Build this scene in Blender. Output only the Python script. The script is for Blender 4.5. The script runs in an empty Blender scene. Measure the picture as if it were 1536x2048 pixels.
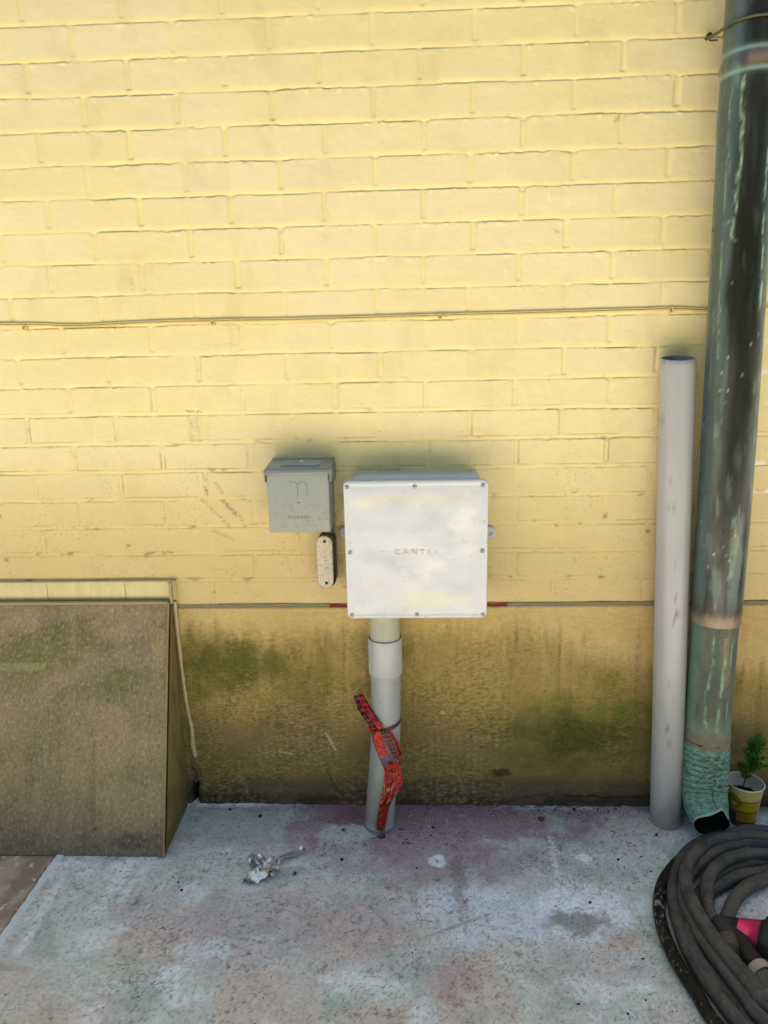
import bpy, math, random
import numpy as np
from mathutils import Vector, Matrix

# ------------------------------------------------------------------ scene, camera, light
S = bpy.context.scene
COL = S.collection
CAM = np.array([0.790746, -1.618001, 1.1409])
YAW, PITCH, ROLL, FPX = -0.0430945, 0.2273893, -0.0211312, 1430.83
_fw = np.array([math.sin(YAW)*math.cos(PITCH), math.cos(YAW)*math.cos(PITCH), -math.sin(PITCH)])
_rt = np.cross(_fw, [0, 0, 1]); _rt /= np.linalg.norm(_rt); _up = np.cross(_rt, _fw)
RT = math.cos(ROLL)*_rt + math.sin(ROLL)*_up
UP = -math.sin(ROLL)*_rt + math.cos(ROLL)*_up
cam = bpy.data.cameras.new('camera'); camo = bpy.data.objects.new('camera', cam); COL.objects.link(camo)
cam.sensor_fit = 'HORIZONTAL'; cam.sensor_width = 36; cam.lens = 36*FPX/1536
cam.clip_start = 0.02; cam.clip_end = 500
camo.matrix_world = Matrix(((RT[0], UP[0], -_fw[0], CAM[0]), (RT[1], UP[1], -_fw[1], CAM[1]), (RT[2], UP[2], -_fw[2], CAM[2]), (0, 0, 0, 1)))
S.camera = camo

SUN_EL, SUN_AZ = math.radians(76.0), math.radians(-14)
W = bpy.data.worlds.new('World'); S.world = W; W.use_nodes = True
nt = W.node_tree; sky = nt.nodes.new('ShaderNodeTexSky'); sky.sky_type = 'NISHITA'; sky.sun_disc = False
sky.sun_elevation = SUN_EL; sky.sun_rotation = SUN_AZ
nt.links.new(sky.outputs[0], nt.nodes['Background'].inputs[0]); nt.nodes['Background'].inputs[1].default_value = 0.074
sl = bpy.data.lights.new('sun', 'SUN'); sl.energy = 5.0; sl.angle = math.radians(0.5); sl.color = (1, .955, .88)
so = bpy.data.objects.new('sun', sl); COL.objects.link(so)
sv = Vector((math.sin(SUN_AZ)*math.cos(SUN_EL), math.cos(SUN_AZ)*math.cos(SUN_EL), math.sin(SUN_EL)))
so.rotation_euler = (-sv).to_track_quat('-Z', 'Y').to_euler(); so.location = (0, 3, 8)
S.view_settings.view_transform = 'Standard'; S.view_settings.look = 'None'
S.view_settings.exposure = 1.88; S.view_settings.gamma = 1
S.view_settings.use_white_balance = True; S.view_settings.white_balance_temperature = 7600; S.view_settings.white_balance_tint = 8

# ------------------------------------------------------------------ helpers
def ray(px, py): return _fw + (px-768)/FPX*RT - (py-1024)/FPX*UP
def Wp(px, py, Y=0.0):                 # point seen there on the vertical plane y=Y
    v = ray(px, py); return CAM + (Y-CAM[1])/v[1]*v
def Gp(px, py, Z=0.0):                 # point seen there on the level plane z=Z
    v = ray(px, py); return CAM + (Z-CAM[2])/v[2]*v
def srgb(h, k=1.0):
    if isinstance(h, str): h = [int(h[i:i+2], 16) for i in (0, 2, 4)]
    c = np.array(h, float)/255; c = np.where(c <= .04045, c/12.92, ((c+.055)/1.055)**2.4)
    return c*k
def _hash(ix, iy, seed):
    n = (ix.astype(np.int64)*374761393 + iy.astype(np.int64)*668265263 + seed*1442695041) & 0xffffffff
    n = ((n ^ (n >> 13))*1274126177) & 0xffffffff
    return ((n ^ (n >> 16)) & 0xffffffff)/4294967295.0
def pn(x, y, seed=0):
    x = np.asarray(x, float); y = np.asarray(y, float); x, y = np.broadcast_arrays(x, y)
    x0 = np.floor(x); y0 = np.floor(y); fx = x-x0; fy = y-y0
    def g(i, j):
        a = _hash(x0+i, y0+j, seed)*2*np.pi
        return np.cos(a)*(fx-i)+np.sin(a)*(fy-j)
    u = fx*fx*fx*(fx*(fx*6-15)+10); v = fy*fy*fy*(fy*(fy*6-15)+10)
    return 1.5*((g(0, 0)*(1-u)+g(1, 0)*u)*(1-v)+(g(0, 1)*(1-u)+g(1, 1)*u)*v)
def fbm(x, y, o=4, seed=0, gain=.5):
    s = 0; a = 1; t = 0
    for i in range(o):
        s = s+a*pn(x*2**i, y*2**i, seed+i*17); t += a; a *= gain
    return s/t*1.3
def sst(a, b, x):
    t = np.clip((x-a)/(b-a), 0, 1); return t*t*(3-2*t)
def mix(c, d, m):
    m = np.clip(m, 0, 1)[..., None]; return c*(1-m)+np.asarray(d)*m
def tag(o, label=None, cat=None, group=None, kind=None):
    if label: o['label'] = label
    if cat: o['category'] = cat
    if group: o['group'] = group
    if kind: o['kind'] = kind
    return o
def thing(name, label, cat, loc=(0, 0, 0), group=None):
    o = bpy.data.objects.new(name, None); COL.objects.link(o); o.location = loc; o.empty_display_size = .05
    return tag(o, label, cat, group)
def link(name, me, mat, parent=None, smooth=True):
    if mat: me.materials.append(mat)
    if smooth: me.polygons.foreach_set('use_smooth', [True]*len(me.polygons))
    o = bpy.data.objects.new(name, me); COL.objects.link(o)
    if parent:
        o.parent = parent; o.matrix_parent_inverse = Matrix.Translation(-parent.location) if parent.parent is None else Matrix()
    return o
def mesh_np(name, V, F, C=None):       # F: (n,4) array (triangles repeat nothing: use 3 columns)
    me = bpy.data.meshes.new(name); V = np.asarray(V, float).reshape(-1, 3); F = np.asarray(F, np.int32)
    k = F.shape[1]
    me.vertices.add(len(V)); me.vertices.foreach_set('co', V.ravel())
    me.loops.add(F.size); me.loops.foreach_set('vertex_index', F.ravel())
    me.polygons.add(len(F)); me.polygons.foreach_set('loop_start', np.arange(0, F.size, k, dtype=np.int32))
    me.polygons.foreach_set('loop_total', np.full(len(F), k, np.int32))
    me.update(calc_edges=True); me.validate()
    if C is not None:
        a = me.color_attributes.new('Col', 'FLOAT_COLOR', 'POINT'); C = np.clip(np.asarray(C, float).reshape(-1, 3), 0, 1)
        a.data.foreach_set('color', np.hstack([C, np.ones((len(C), 1))]).ravel())
    return me
def grid(P, C=None, name='grid', cu=False, cv=False, flip=False):
    n, m = P.shape[:2]; idx = np.arange(n*m).reshape(n, m)
    a = idx if not cu else np.vstack([idx, idx[:1]])
    if cv: a = np.hstack([a, a[:, :1]])
    F = np.stack([a[:-1, :-1], a[1:, :-1], a[1:, 1:], a[:-1, 1:]], -1).reshape(-1, 4)
    if flip: F = F[:, ::-1]
    return mesh_np(name, P, F, C)
def join(parts):                       # [(V,F,C)] quads -> one
    V = []; F = []; C = []; o = 0
    for v, f, c in parts:
        v = np.asarray(v, float).reshape(-1, 3); V.append(v); F.append(np.asarray(f)+o)
        C.append(np.broadcast_to(np.asarray(c, float), (len(v), 3)) if np.ndim(c) == 1 else np.asarray(c).reshape(-1, 3)); o += len(v)
    return np.vstack(V), np.vstack(F), np.vstack(C)
def gq(P, cu=False, cv=False):
    n, m = P.shape[:2]; idx = np.arange(n*m).reshape(n, m)
    a = idx if not cu else np.vstack([idx, idx[:1]])
    if cv: a = np.hstack([a, a[:, :1]])
    return P.reshape(-1, 3), np.stack([a[:-1, :-1], a[1:, :-1], a[1:, 1:], a[:-1, 1:]], -1).reshape(-1, 4)
def boxq(x0, x1, y0, y1, z0, z1):
    V = np.array([(x, y, z) for x in (x0, x1) for y in (y0, y1) for z in (z0, z1)], float)
    F = np.array([(0, 1, 3, 2), (4, 6, 7, 5), (0, 4, 5, 1), (2, 3, 7, 6), (0, 2, 6, 4), (1, 5, 7, 3)])
    return V, F
def bevel(o, w=.002, seg=2, ang=40):
    b = o.modifiers.new('bevel', 'BEVEL'); b.width = w; b.segments = seg; b.limit_method = 'ANGLE'; b.angle_limit = math.radians(ang)
    return o
def cr(P, n):                          # Catmull-Rom resample, n per span
    P = np.asarray(P, float); Q = np.vstack([2*P[0]-P[1], P, 2*P[-1]-P[-2]]); out = []
    for i in range(1, len(Q)-2):
        t = np.linspace(0, 1, n, endpoint=False)[:, None]
        a, b, c, d = Q[i-1], Q[i], Q[i+1], Q[i+2]
        out.append(.5*((2*b)+(-a+c)*t+(2*a-5*b+4*c-d)*t**2+(-a+3*b-3*c+d)*t**3))
    out.append(P[-1:]); return np.vstack(out)
def sweep(P, R, n=24, ref=(0, 0, 1), sy=1.0, twist=0.0):
    P = np.asarray(P, float); R = np.broadcast_to(np.asarray(R, float), (len(P),))
    T = np.gradient(P, axis=0); T /= np.linalg.norm(T, axis=1)[:, None]
    N = np.zeros_like(P); r = np.array(ref, float); r = r-T[0]*(r@T[0]); N[0] = r/np.linalg.norm(r)
    for i in range(1, len(P)):
        v = N[i-1]-T[i]*(N[i-1]@T[i]); N[i] = v/np.linalg.norm(v)
    B = np.cross(T, N); a = np.linspace(0, 2*np.pi, n, endpoint=False)
    a = a[None]+np.linspace(0, twist, len(P))[:, None]
    return P[:, None]+R[:, None, None]*(np.cos(a)[..., None]*N[:, None]+sy*np.sin(a)[..., None]*B[:, None])
def lathe(prof, c, n=64, axis='z'):
    a = np.linspace(0, 2*np.pi, n, endpoint=False); prof = np.asarray(prof, float)
    X = c[0]+prof[:, :1]*np.cos(a); Y = c[1]+prof[:, :1]*np.sin(a); Z = c[2]+prof[:, 1:2]+0*a
    return np.stack([X, Y, Z], -1)
def lathe_y(prof, c, n=32):            # axis along -y, profile (r, out)
    a = np.linspace(0, 2*np.pi, n, endpoint=False); prof = np.asarray(prof, float)
    return np.stack([c[0]+prof[:, :1]*np.cos(a), c[1]-prof[:, 1:2]+0*a, c[2]+prof[:, :1]*np.sin(a)], -1)
def rr(w, h, r, inset=0, nc=8, ns=14):
    r2 = max(r-inset, 1e-5); hw = max(w/2-inset, 1e-5); hh = max(h/2-inset, 1e-5); r2 = min(r2, hw, hh)
    out = []
    cs = [(hw-r2, hh-r2, 0), (-hw+r2, hh-r2, 90), (-hw+r2, -hh+r2, 180), (hw-r2, -hh+r2, 270)]
    for k in range(4):
        cx, cy, a0 = cs[k]
        arc = [(cx+r2*math.cos(math.radians(a0+90*j/nc)), cy+r2*math.sin(math.radians(a0+90*j/nc))) for j in range(nc+1)]
        nx = cs[(k+1) % 4]; p0 = arc[-1]; p1 = (nx[0]+r2*math.cos(math.radians(nx[2])), nx[1]+r2*math.sin(math.radians(nx[2])))
        out += arc+[(p0[0]+(p1[0]-p0[0])*j/ns, p0[1]+(p1[1]-p0[1])*j/ns) for j in range(1, ns)]
    return np.array(out)
def rrloft(cx, cz, w, h, r, prof, nc=8, ns=14):   # prof: (inset, y) ; returns grid (len(prof), n, 3)
    L = []
    for ins, y in prof:
        q = rr(w, h, r, ins, nc, ns); L.append(np.stack([cx+q[:, 0], np.full(len(q), y), cz+q[:, 1]], -1))
    return np.array(L)
def text_mesh(txt, size, depth, spacing=1.0):
    c = bpy.data.curves.new('lettering', 'FONT'); c.body = txt; c.size = size; c.extrude = depth/2; c.align_x = 'CENTER'; c.align_y = 'CENTER'
    c.space_character = spacing; o = bpy.data.objects.new('lettering', c); COL.objects.link(o)
    me = bpy.data.meshes.new_from_object(o.evaluated_get(bpy.context.evaluated_depsgraph_get()))
    bpy.data.objects.remove(o); return me

# ------------------------------------------------------------------ materials
def vmat(name, rough=.6, metal=0, spec=.5, namp=.12, nscale=60, n2amp=.1, n2scale=400, bumps=((300, .15, .001),), col=None, stretch=(1, 1, 1), rvar=0., coat=0):
    m = bpy.data.materials.new(name); m.use_nodes = True; t = m.node_tree; L = t.links.new; N = t.nodes.new
    b = t.nodes['Principled BSDF']; b.inputs['Roughness'].default_value = rough; b.inputs['Metallic'].default_value = metal
    b.inputs['Specular IOR Level'].default_value = spec; b.inputs['Coat Weight'].default_value = coat
    tc = N('ShaderNodeTexCoord'); mp = N('ShaderNodeMapping'); mp.inputs['Scale'].default_value = stretch; L(tc.outputs['Object'], mp.inputs[0])
    if col is None:
        a = N('ShaderNodeVertexColor'); a.layer_name = 'Col'; base = a.outputs[0]
    else:
        a = N('ShaderNodeRGB'); a.outputs[0].default_value = (*col, 1); base = a.outputs[0]
    cur = base
    for sc, am in ((nscale, namp), (n2scale, n2amp)):
        if am <= 0: continue
        n = N('ShaderNodeTexNoise'); n.inputs['Scale'].default_value = sc; n.inputs['Detail'].default_value = 5; n.inputs['Roughness'].default_value = .65
        L(mp.outputs[0], n.inputs['Vector'])
        r = N('ShaderNodeMapRange'); r.inputs[1].default_value = .25; r.inputs[2].default_value = .75; r.inputs[3].default_value = 1-am; r.inputs[4].default_value = 1+am
        L(n.outputs[0], r.inputs[0])
        v = N('ShaderNodeVectorMath'); v.operation = 'SCALE'; L(cur, v.inputs[0]); L(r.outputs[0], v.inputs['Scale']); cur = v.outputs[0]
    L(cur, b.inputs['Base Color'])
    if rvar:
        n = N('ShaderNodeTexNoise'); n.inputs['Scale'].default_value = 18; n.inputs['Detail'].default_value = 6; L(mp.outputs[0], n.inputs['Vector'])
        r = N('ShaderNodeMapRange'); r.inputs[1].default_value = .3; r.inputs[2].default_value = .7; r.inputs[3].default_value = rough-rvar; r.inputs[4].default_value = rough+rvar
        L(n.outputs[0], r.inputs[0]); L(r.outputs[0], b.inputs['Roughness'])
    prev = None
    for sc, st, di in bumps:
        n = N('ShaderNodeTexNoise'); n.inputs['Scale'].default_value = sc; n.inputs['Detail'].default_value = 4; L(mp.outputs[0], n.inputs['Vector'])
        bp = N('ShaderNodeBump'); bp.inputs['Strength'].default_value = st; bp.inputs['Distance'].default_value = di; L(n.outputs[0], bp.inputs['Height'])
        if prev: L(prev, bp.inputs['Normal'])
        prev = bp.outputs[0]
    if prev: L(prev, b.inputs['Normal'])
    return m
M = {}
M['brick'] = vmat('painted_brick', .62, namp=.035, nscale=25, n2amp=.03, n2scale=500, bumps=((90, .25, .0015), (500, .12, .0006)))
M['stucco'] = vmat('stained_stucco', .85, spec=.3, namp=.10, nscale=60, n2amp=.14, n2scale=420, bumps=((160, .5, .002), (600, .3, .001)), stretch=(.55, 1, 1.5))
M['pave'] = vmat('pavement_concrete', .75, spec=.35, namp=.10, nscale=45, n2amp=.10, n2scale=380, bumps=((120, .3, .0012), (700, .3, .0006)), rvar=.1)
M['far'] = vmat('sunny_paving', .9, spec=.2, col=(.70, .65, .59), namp=.08, nscale=3, n2amp=.05, n2scale=60)
M['dark_ground'] = vmat('dark_far_ground', .95, spec=.1, col=(.055, .075, .03), namp=.3, nscale=2, n2amp=.3, n2scale=40)
M['board'] = vmat('weathered_board', .8, spec=.3, namp=.16, nscale=120, n2amp=.2, n2scale=520, bumps=((300, .35, .001),), stretch=(1.2, 1, .7))
M['trim'] = vmat('cream_trim', .6, namp=.05, n2amp=.06, n2scale=200, bumps=((150, .2, .001),))
M['pvc'] = vmat('grey_pvc', .32, namp=.025, nscale=20, n2amp=.02, bumps=((12, .03, .001), (400, .04, .0002)), rvar=.03)
M['cover'] = vmat('box_plastic', .22, namp=.02, nscale=14, n2amp=.01, bumps=((11, .35, .003), (500, .04, .0002)), rvar=.12)
M['meter'] = vmat('grey_enamel', .45, namp=.04, nscale=60, n2amp=.05, n2scale=260, bumps=((200, .1, .0005),))
M['cast'] = vmat('cast_aluminium', .55, metal=.25, namp=.06, nscale=120, n2amp=.07, n2scale=600, bumps=((350, .4, .0006),))
M['copper'] = vmat('patinated_copper', .34, metal=.25, namp=.14, nscale=40, n2amp=.14, n2scale=300, bumps=((40, .25, .0015), (350, .15, .0005)), stretch=(1, 1, .35), rvar=.12)
M['verdigris'] = vmat('verdigris_copper', .7, metal=.1, namp=.2, nscale=60, n2amp=.18, n2scale=350, bumps=((90, .4, .0015), (400, .3, .0006)), stretch=(1, 1, .6))
M['hose'] = vmat('dusty_rubber', .72, spec=.4, namp=.18, nscale=40, n2amp=.12, n2scale=300, bumps=((60, .2, .0015), (500, .2, .0005)))
M['black'] = vmat('black_plastic', .45, spec=.28, namp=.2, nscale=90, n2amp=.1, bumps=((120, .25, .0008),))
M['magenta'] = vmat('magenta_metal', .2, metal=.55, namp=.06, nscale=60, n2amp=0, bumps=((20, .05, .001),))
M['tape'] = vmat('warning_tape', .28, spec=.5, namp=.06, nscale=120, n2amp=.03, bumps=((55, .45, .002),))
M['foil'] = vmat('crumpled_foil', .33, metal=.75, namp=.06, nscale=150, n2amp=0, bumps=((180, .5, .001),))
M['paper'] = vmat('printed_cup', .45, namp=.03, n2amp=.03, bumps=())
M['steel'] = vmat('zinc_screw', .3, metal=.9, namp=.06, n2amp=0, bumps=())
M['soil'] = vmat('dark_soil', .95, spec=.1, namp=.4, nscale=200, n2amp=.3, bumps=((300, .8, .003),))
M['leaf'] = vmat('feathery_leaf', .6, namp=.1, n2amp=0, bumps=())
M['chip'] = vmat('stone_chip', .85, spec=.25, namp=.2, nscale=300, n2amp=.1, bumps=((500, .4, .0008),))
M['wire'] = vmat('painted_wire', .6, namp=.08, n2amp=.05, bumps=((300, .2, .0006),))

# ------------------------------------------------------------------ wall
def axis(fine0, fine1, st, lo, hi, coarse):
    a = np.arange(fine0, fine1+st/2, st); l = np.arange(fine0-coarse, lo, -coarse)[::-1]; r = np.arange(a[-1]+coarse, hi, coarse)
    return np.concatenate([[lo], l, a, r, [hi]])
WX0, WX1, WH = -5.0, 6.0, 3.05
CS, CT, BL, JT = .06617, 1.791, .203, .0095
wall = thing('brick_wall', 'yellow painted brick wall with mouldy plinth behind the boxes and pipes', 'wall')
LEDGE = .5425
xs = axis(-.75, 2.05, .0033, WX0, WX1, .05); zs = axis(LEDGE+.001, 2.02, .0019, LEDGE, WH, .03)
X, Z = np.meshgrid(xs, zs)
def brickwork(X, Z):
    wob = .0016*fbm(X*5, Z*15, 2, 5)
    zz = CT-(Z+wob); i = np.floor(zz/CS); zl = zz-i*CS; i = i.astype(int)
    off = np.where(i % 2 == 0, BL/2, 0.0) + .006*(_hash(i, i*0+3, 11)-.5)
    xx = X+off-.0045; k = np.floor(xx/BL); jx = (_hash(k, i, 21)-.5)*.014; jx2 = (_hash(k+1, i, 21)-.5)*.014
    xl = xx-k*BL-JT/2-jx; xr = (k+1)*BL+jx2-xx-JT/2             # distances inside brick from left / right edge
    rnd = _hash(k, i, 31); rnd2 = _hash(k, i, 41); bh = CS-JT
    rough = .0011*fbm(X*90, i*7.3+Z*10, 3, 3)+.0010*np.maximum(fbm(X*28, i*3.1, 2, 8), 0)**2*3
    dt = zl-rough*(.4+rnd)-.0012*(rnd2-.5)                       # from top edge down
    db = bh-zl+.0006*fbm(X*60, Z*60, 2, 9)
    xl = xl+.0006*fbm(X*50, Z*120, 2, 14); xr = xr+.0006*fbm(X*50, Z*120, 2, 15)
    rc = .004+.007*rnd                                            # rounded upper corners
    dx = np.minimum(xl, xr); cor = np.hypot(np.maximum(rc-dx, 0), np.maximum(rc-dt, 0))
    d = np.where((dx < rc) & (dt < rc), rc-cor, np.minimum(dx, dt)); d = np.minimum(d, db)
    inside_top = sst(-.0003, .0022, np.minimum(dt, np.where((dx < rc) & (dt < rc), rc-cor, 1)))
    fl = sst(.62, 1.05, Z)                                        # lower courses thickly painted, nearly flush
    # bed joint: struck so it is deepest just above the brick below, nearly flush under the brick above
    t = np.where(zl > bh, (zl-bh)/JT, np.where(dt < 0, 1., 0.))
    str_ = .25+1.0*sst(-.45, .55, fbm(X*7, i*9.7, 3, 33))
    hb = sst(-.005, .003, dx); bed = (.0002+.0033*t**2.2)*str_*(.2+.8*hb)
    headd = .0021*(.5+rnd2)*sst(.0012, -.0012, dx)
    inb = sst(-.0003, .0015, dt)*sst(-.0004, .0026, db)
    depth = (1-inb)*bed
    depth = np.maximum(depth, inb*headd*(.35+.65*fl))
    cc = (dx < rc) & (dt < rc)
    depth = np.maximum(depth, np.where(cc, (1-sst(-.0004, .0015, d))*.0022*str_, 0))
    depth = depth*(.34+.66*fl)
    face = .0012*fbm(X*9, Z*14, 4, 51)+.0010*(rnd-.5)+.0004*fbm(X*45, Z*45, 3, 52)+.0005*sst(.70, .80, fbm(X*60, Z*60, 2, 53)+.25*fbm(X*6, Z*6, 2, 54))
    ridge = .0009*np.exp(-((dx+.0006)/.0011)**2)*(zl < bh)*(.3+rnd2)
    drip = .0011*np.maximum(fbm(X*70, Z*45+i, 2, 61)-.28, 0)*np.exp(-(dt/.008)**2)*4
    gr = .00035*fbm(X*220, Z*220, 2, 71)*(1-fl*.8)
    mort = np.clip(np.maximum((1-inb), sst(.001, -.001, dx)), 0, 1)
    return -face+depth*1.0-drip-ridge*.4-gr, mort, i, k, rnd, fl, zl, dt, dx, hb, inb
Yw, mort, ii, kk, rnd, fl, zl, dt, dx, hb, inb = brickwork(X, Z)
c_br = srgb('F1E0B6', .97)*np.ones(X.shape+(3,)); C = c_br*(1+.05*(rnd[..., None]-.5))
C = mix(C, srgb('EFDDA8', .97), sst(-.4, .5, fbm(X*2.3, Z*3.1, 3, 81)))
C = mix(C, srgb('F3DFA6', .99), mort*.85)
crv = (np.exp(-((dt+.0006)/.0009)**2)*(zl < .02))*hb+.55*inb*np.exp(-((dx+.0002)/.0009)**2)*(.3+1.2*rnd)  # shade of the brick-top step painted as a line, plus head-joint lines
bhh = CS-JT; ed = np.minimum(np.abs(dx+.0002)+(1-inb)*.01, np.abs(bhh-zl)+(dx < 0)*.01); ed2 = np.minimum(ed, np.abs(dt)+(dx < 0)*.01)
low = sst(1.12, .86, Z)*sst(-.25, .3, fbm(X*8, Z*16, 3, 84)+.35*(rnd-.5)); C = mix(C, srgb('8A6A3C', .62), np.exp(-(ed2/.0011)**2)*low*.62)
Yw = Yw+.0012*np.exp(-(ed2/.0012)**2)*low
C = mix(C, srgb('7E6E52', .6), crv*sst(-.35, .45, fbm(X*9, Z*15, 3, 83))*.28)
C = mix(C, srgb('D9BC84', .80), sst(1.05, .58, Z+.05*fbm(X*3, Z*3, 3, 82))*.75)      # deeper tan towards the ground
sp = sst(.34, .6, fbm(X*150, Z*150, 2, 90))*sst(1.15, .6, Z)
C = mix(C, srgb('9A7A4A', .8), sp*.4*sst(-.2, .4, fbm(X*9, Z*9, 3, 97)))
st = sst(.1, .75, fbm(X*11, Z*5, 4, 91)); C = mix(C, srgb('C9AE78', .8), st*.16)
C = mix(C, srgb('8C6C3E', .7), np.clip(sst(.3, .75, fbm(X*24, Z*50, 3, 93))*mort*sst(1.3, .6, Z), 0, 1)*.7)
def seg(X, Z, a, b, w, pw=1.0, seed=7):
    a = np.array([a[0], a[2]]); b = np.array([b[0], b[2]]); d = b-a; L = d@d
    t = np.clip(((X-a[0])*d[0]+(Z-a[1])*d[1])/L, 0, 1); r = np.hypot(X-a[0]-t*d[0], Z-a[1]-t*d[1])
    return sst(w, w*.35, r+w*.6*fbm(X*160, Z*160, 3, seed))
for a, b, w, s in (((430, 965), (444, 985), 6, .35), ((445, 1000), (482, 1038), 6, .8), ((405, 1000), (462, 1055), 5, .5), ((425, 1060), (466, 1080), 5, .35),
                   ((380, 830), (384, 880), 7, .28), ((392, 835), (400, 885), 4, .2), ((374, 822), (402, 824), 2.5, .9), ((410, 970), (415, 992), 2.5, .8),
                   ((500, 1049), (530, 1046), 2.5, .6), ((262, 560), (266, 578), 4, .35), ((1240, 228), (1230, 244), 4, .5), ((1110, 460), (1119, 466), 3, .6),
                   ((1175, 585), (1185, 600), 7, .12), ((420, 690), (475, 690), 5, .15)):
    C = mix(C, srgb('8A6230', .65), seg(X, Z, Wp(*a), Wp(*b), w*.0011, seed=int(a[0]))*s*.75*sst(-.5, .25, fbm(X*120, Z*120, 3, 77)))
for a, b, w in (((1096, 386), (1098, 402), 3), ((1136, 405), (1138, 411), 3), ((1011, 540), (1008, 558), 1.2)):
    C = mix(C, srgb('F6EDBE', 1), seg(X, Z, Wp(*a), Wp(*b), w*.0011, seed=3)*.8)
# bare white mortar right of the downspout
wm = (mort > .5)*(X > 1.50)*sst(.74, .80, Z)*sst(1.17, 1.10, Z)*sst(-.25, .1, fbm(X*30, Z*20, 2, 98))
C = mix(C, srgb('F4EEDC', .9), wm.astype(float))
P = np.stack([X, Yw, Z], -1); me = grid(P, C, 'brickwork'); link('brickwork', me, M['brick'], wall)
# plinth
zs2 = axis(.0, LEDGE-.001, .0026, -.05, LEDGE, .05); X, Z = np.meshgrid(xs, zs2)
rip = fbm(X*70, Z*190, 3, 101)
H = .0008*fbm(X*4, Z*4, 3, 100)+.0006*rip+.0009*fbm(X*160, Z*240, 2, 102)
H += .006*sst(.055, .03, Z+.012*fbm(X*14, Z*0, 3, 104))*(1+.8*fbm(X*30, Z*60, 3, 105))
groove = sst(.0015, -.0005, np.abs(Z-(LEDGE-.006)-.0012*fbm(X*20, 0*X, 2, 106))-.0045)
H -= .0035*groove*(1+.5*fbm(X*80, Z*80, 2, 107))
cor = sst(.012, .004, np.abs(X-.219+.004*fbm(X*50, Z*60, 2, 109)))*sst(.068, .052, Z+.006*fbm(X*60, Z*40, 2, 108)); H -= .022*cor
Zn = Z+.0
C = srgb('D8BC84', .86)*np.ones(X.shape+(3,))
C = mix(C, srgb('D0B27C', .88), sst(-.3, .4, fbm(X*7, Z*9, 3, 110)))
top = .500+.030*fbm(X*5, 0*X, 3, 111)+.030*fbm(X*45, Z*5, 4, 112)+.015*fbm(X*90, Z*90, 3, 1120)-.10*sst(1.0, 1.35, X)-.015*sst(.6, .5, X)*sst(.3, .5, X)
ol = sst(top+.012, top-.075, Z)*(.82+.18*fbm(X*50, Z*30, 4, 1121))
C = mix(C, srgb('8E7C40', .92), ol*(.80+.12*fbm(X*6, Z*5, 3, 113)))
C = mix(C, srgb('706C2E', .74), ol*sst(-.1, .5, fbm(X*6+3, Z*5, 3, 114)+.5*sst(.25, .4, Z)*sst(.6, .3, X)-.3*sst(.7, .95, X))*.6)
C = mix(C, srgb('887452', .82), sst(.34, .16, Z+.06*fbm(X*6, Z*6, 3, 115))*.75)
spk = fbm(X*95, Z*130, 4, 128, .75)
gx, _, gz = Wp(1160, 1480); g = sst(1.35, .1, np.hypot((X-gx)/.24, (Z-gz-.01)/.125)+.8*fbm(X*9, Z*13, 6, 117, .62)+.30*spk)
C = mix(C, srgb('66701F', .66), g*.80); C = mix(C, srgb('3C4A14', .5), sst(.75, 1.0, g)*.6*sst(-.4, .3, spk))
vs = fbm(X*38, Z*3.2, 5, 129, .65)+.35*spk; C = mix(C, srgb('5E5A36', .6), sst(.12, .65, vs)*sst(.52, .44, Z)*sst(.12, .26, Z)*.38)
C = mix(C, srgb('D2B478', .95), sst(.15, .65, fbm(X*30+9, Z*3.5, 4, 130, .6))*sst(.28, .42, Z)*.35)
gx, _, gz = Wp(1000, 1545); g = sst(1.1, .4, np.hypot((X-gx)/.04, (Z-gz)/.014)+.8*fbm(X*40, Z*50, 5, 118, .65)); C = mix(C, srgb('37401A', .5), g*.8)
gx, _, gz = Wp(480, 1330); g = sst(1.2, .1, np.hypot((X-gx)/.21, (Z-gz)/.09)+.7*fbm(X*14, Z*10, 6, 119, .65)); C = mix(C, srgb('5F6224', .62), sst(0, 1, g+.3*spk)*.72)
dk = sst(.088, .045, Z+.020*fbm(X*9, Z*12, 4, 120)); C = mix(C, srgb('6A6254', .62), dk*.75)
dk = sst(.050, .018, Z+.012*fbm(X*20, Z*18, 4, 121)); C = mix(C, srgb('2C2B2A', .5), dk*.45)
C = mix(C, srgb('85655F', .8), dk*sst(0, .4, fbm(X*8, Z*30, 3, 122)+.5*np.exp(-((X-.9)/.2)**2))*.7)
sq = np.abs(fbm(X*55, Z*150, 2, 125)); tm = sst(-.5, .35, fbm(X*5, Z*6, 4, 127)-.5*sst(1.0, 1.3, X)); C = C*(1+.32*rip[..., None]*(.25+.75*ol*tm)[..., None]); C = mix(C, srgb('3E3418', .5), sst(.12, .02, sq)*.5*(.15+.85*ol*tm)); C = mix(C, srgb('C8B474', .9), sst(.28, .55, sq)*.42*ol*tm)
C = mix(C, srgb('3A341E', .5), sst(.35, .7, fbm(X*120, Z*120, 2, 124))*.35*ol)

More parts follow.
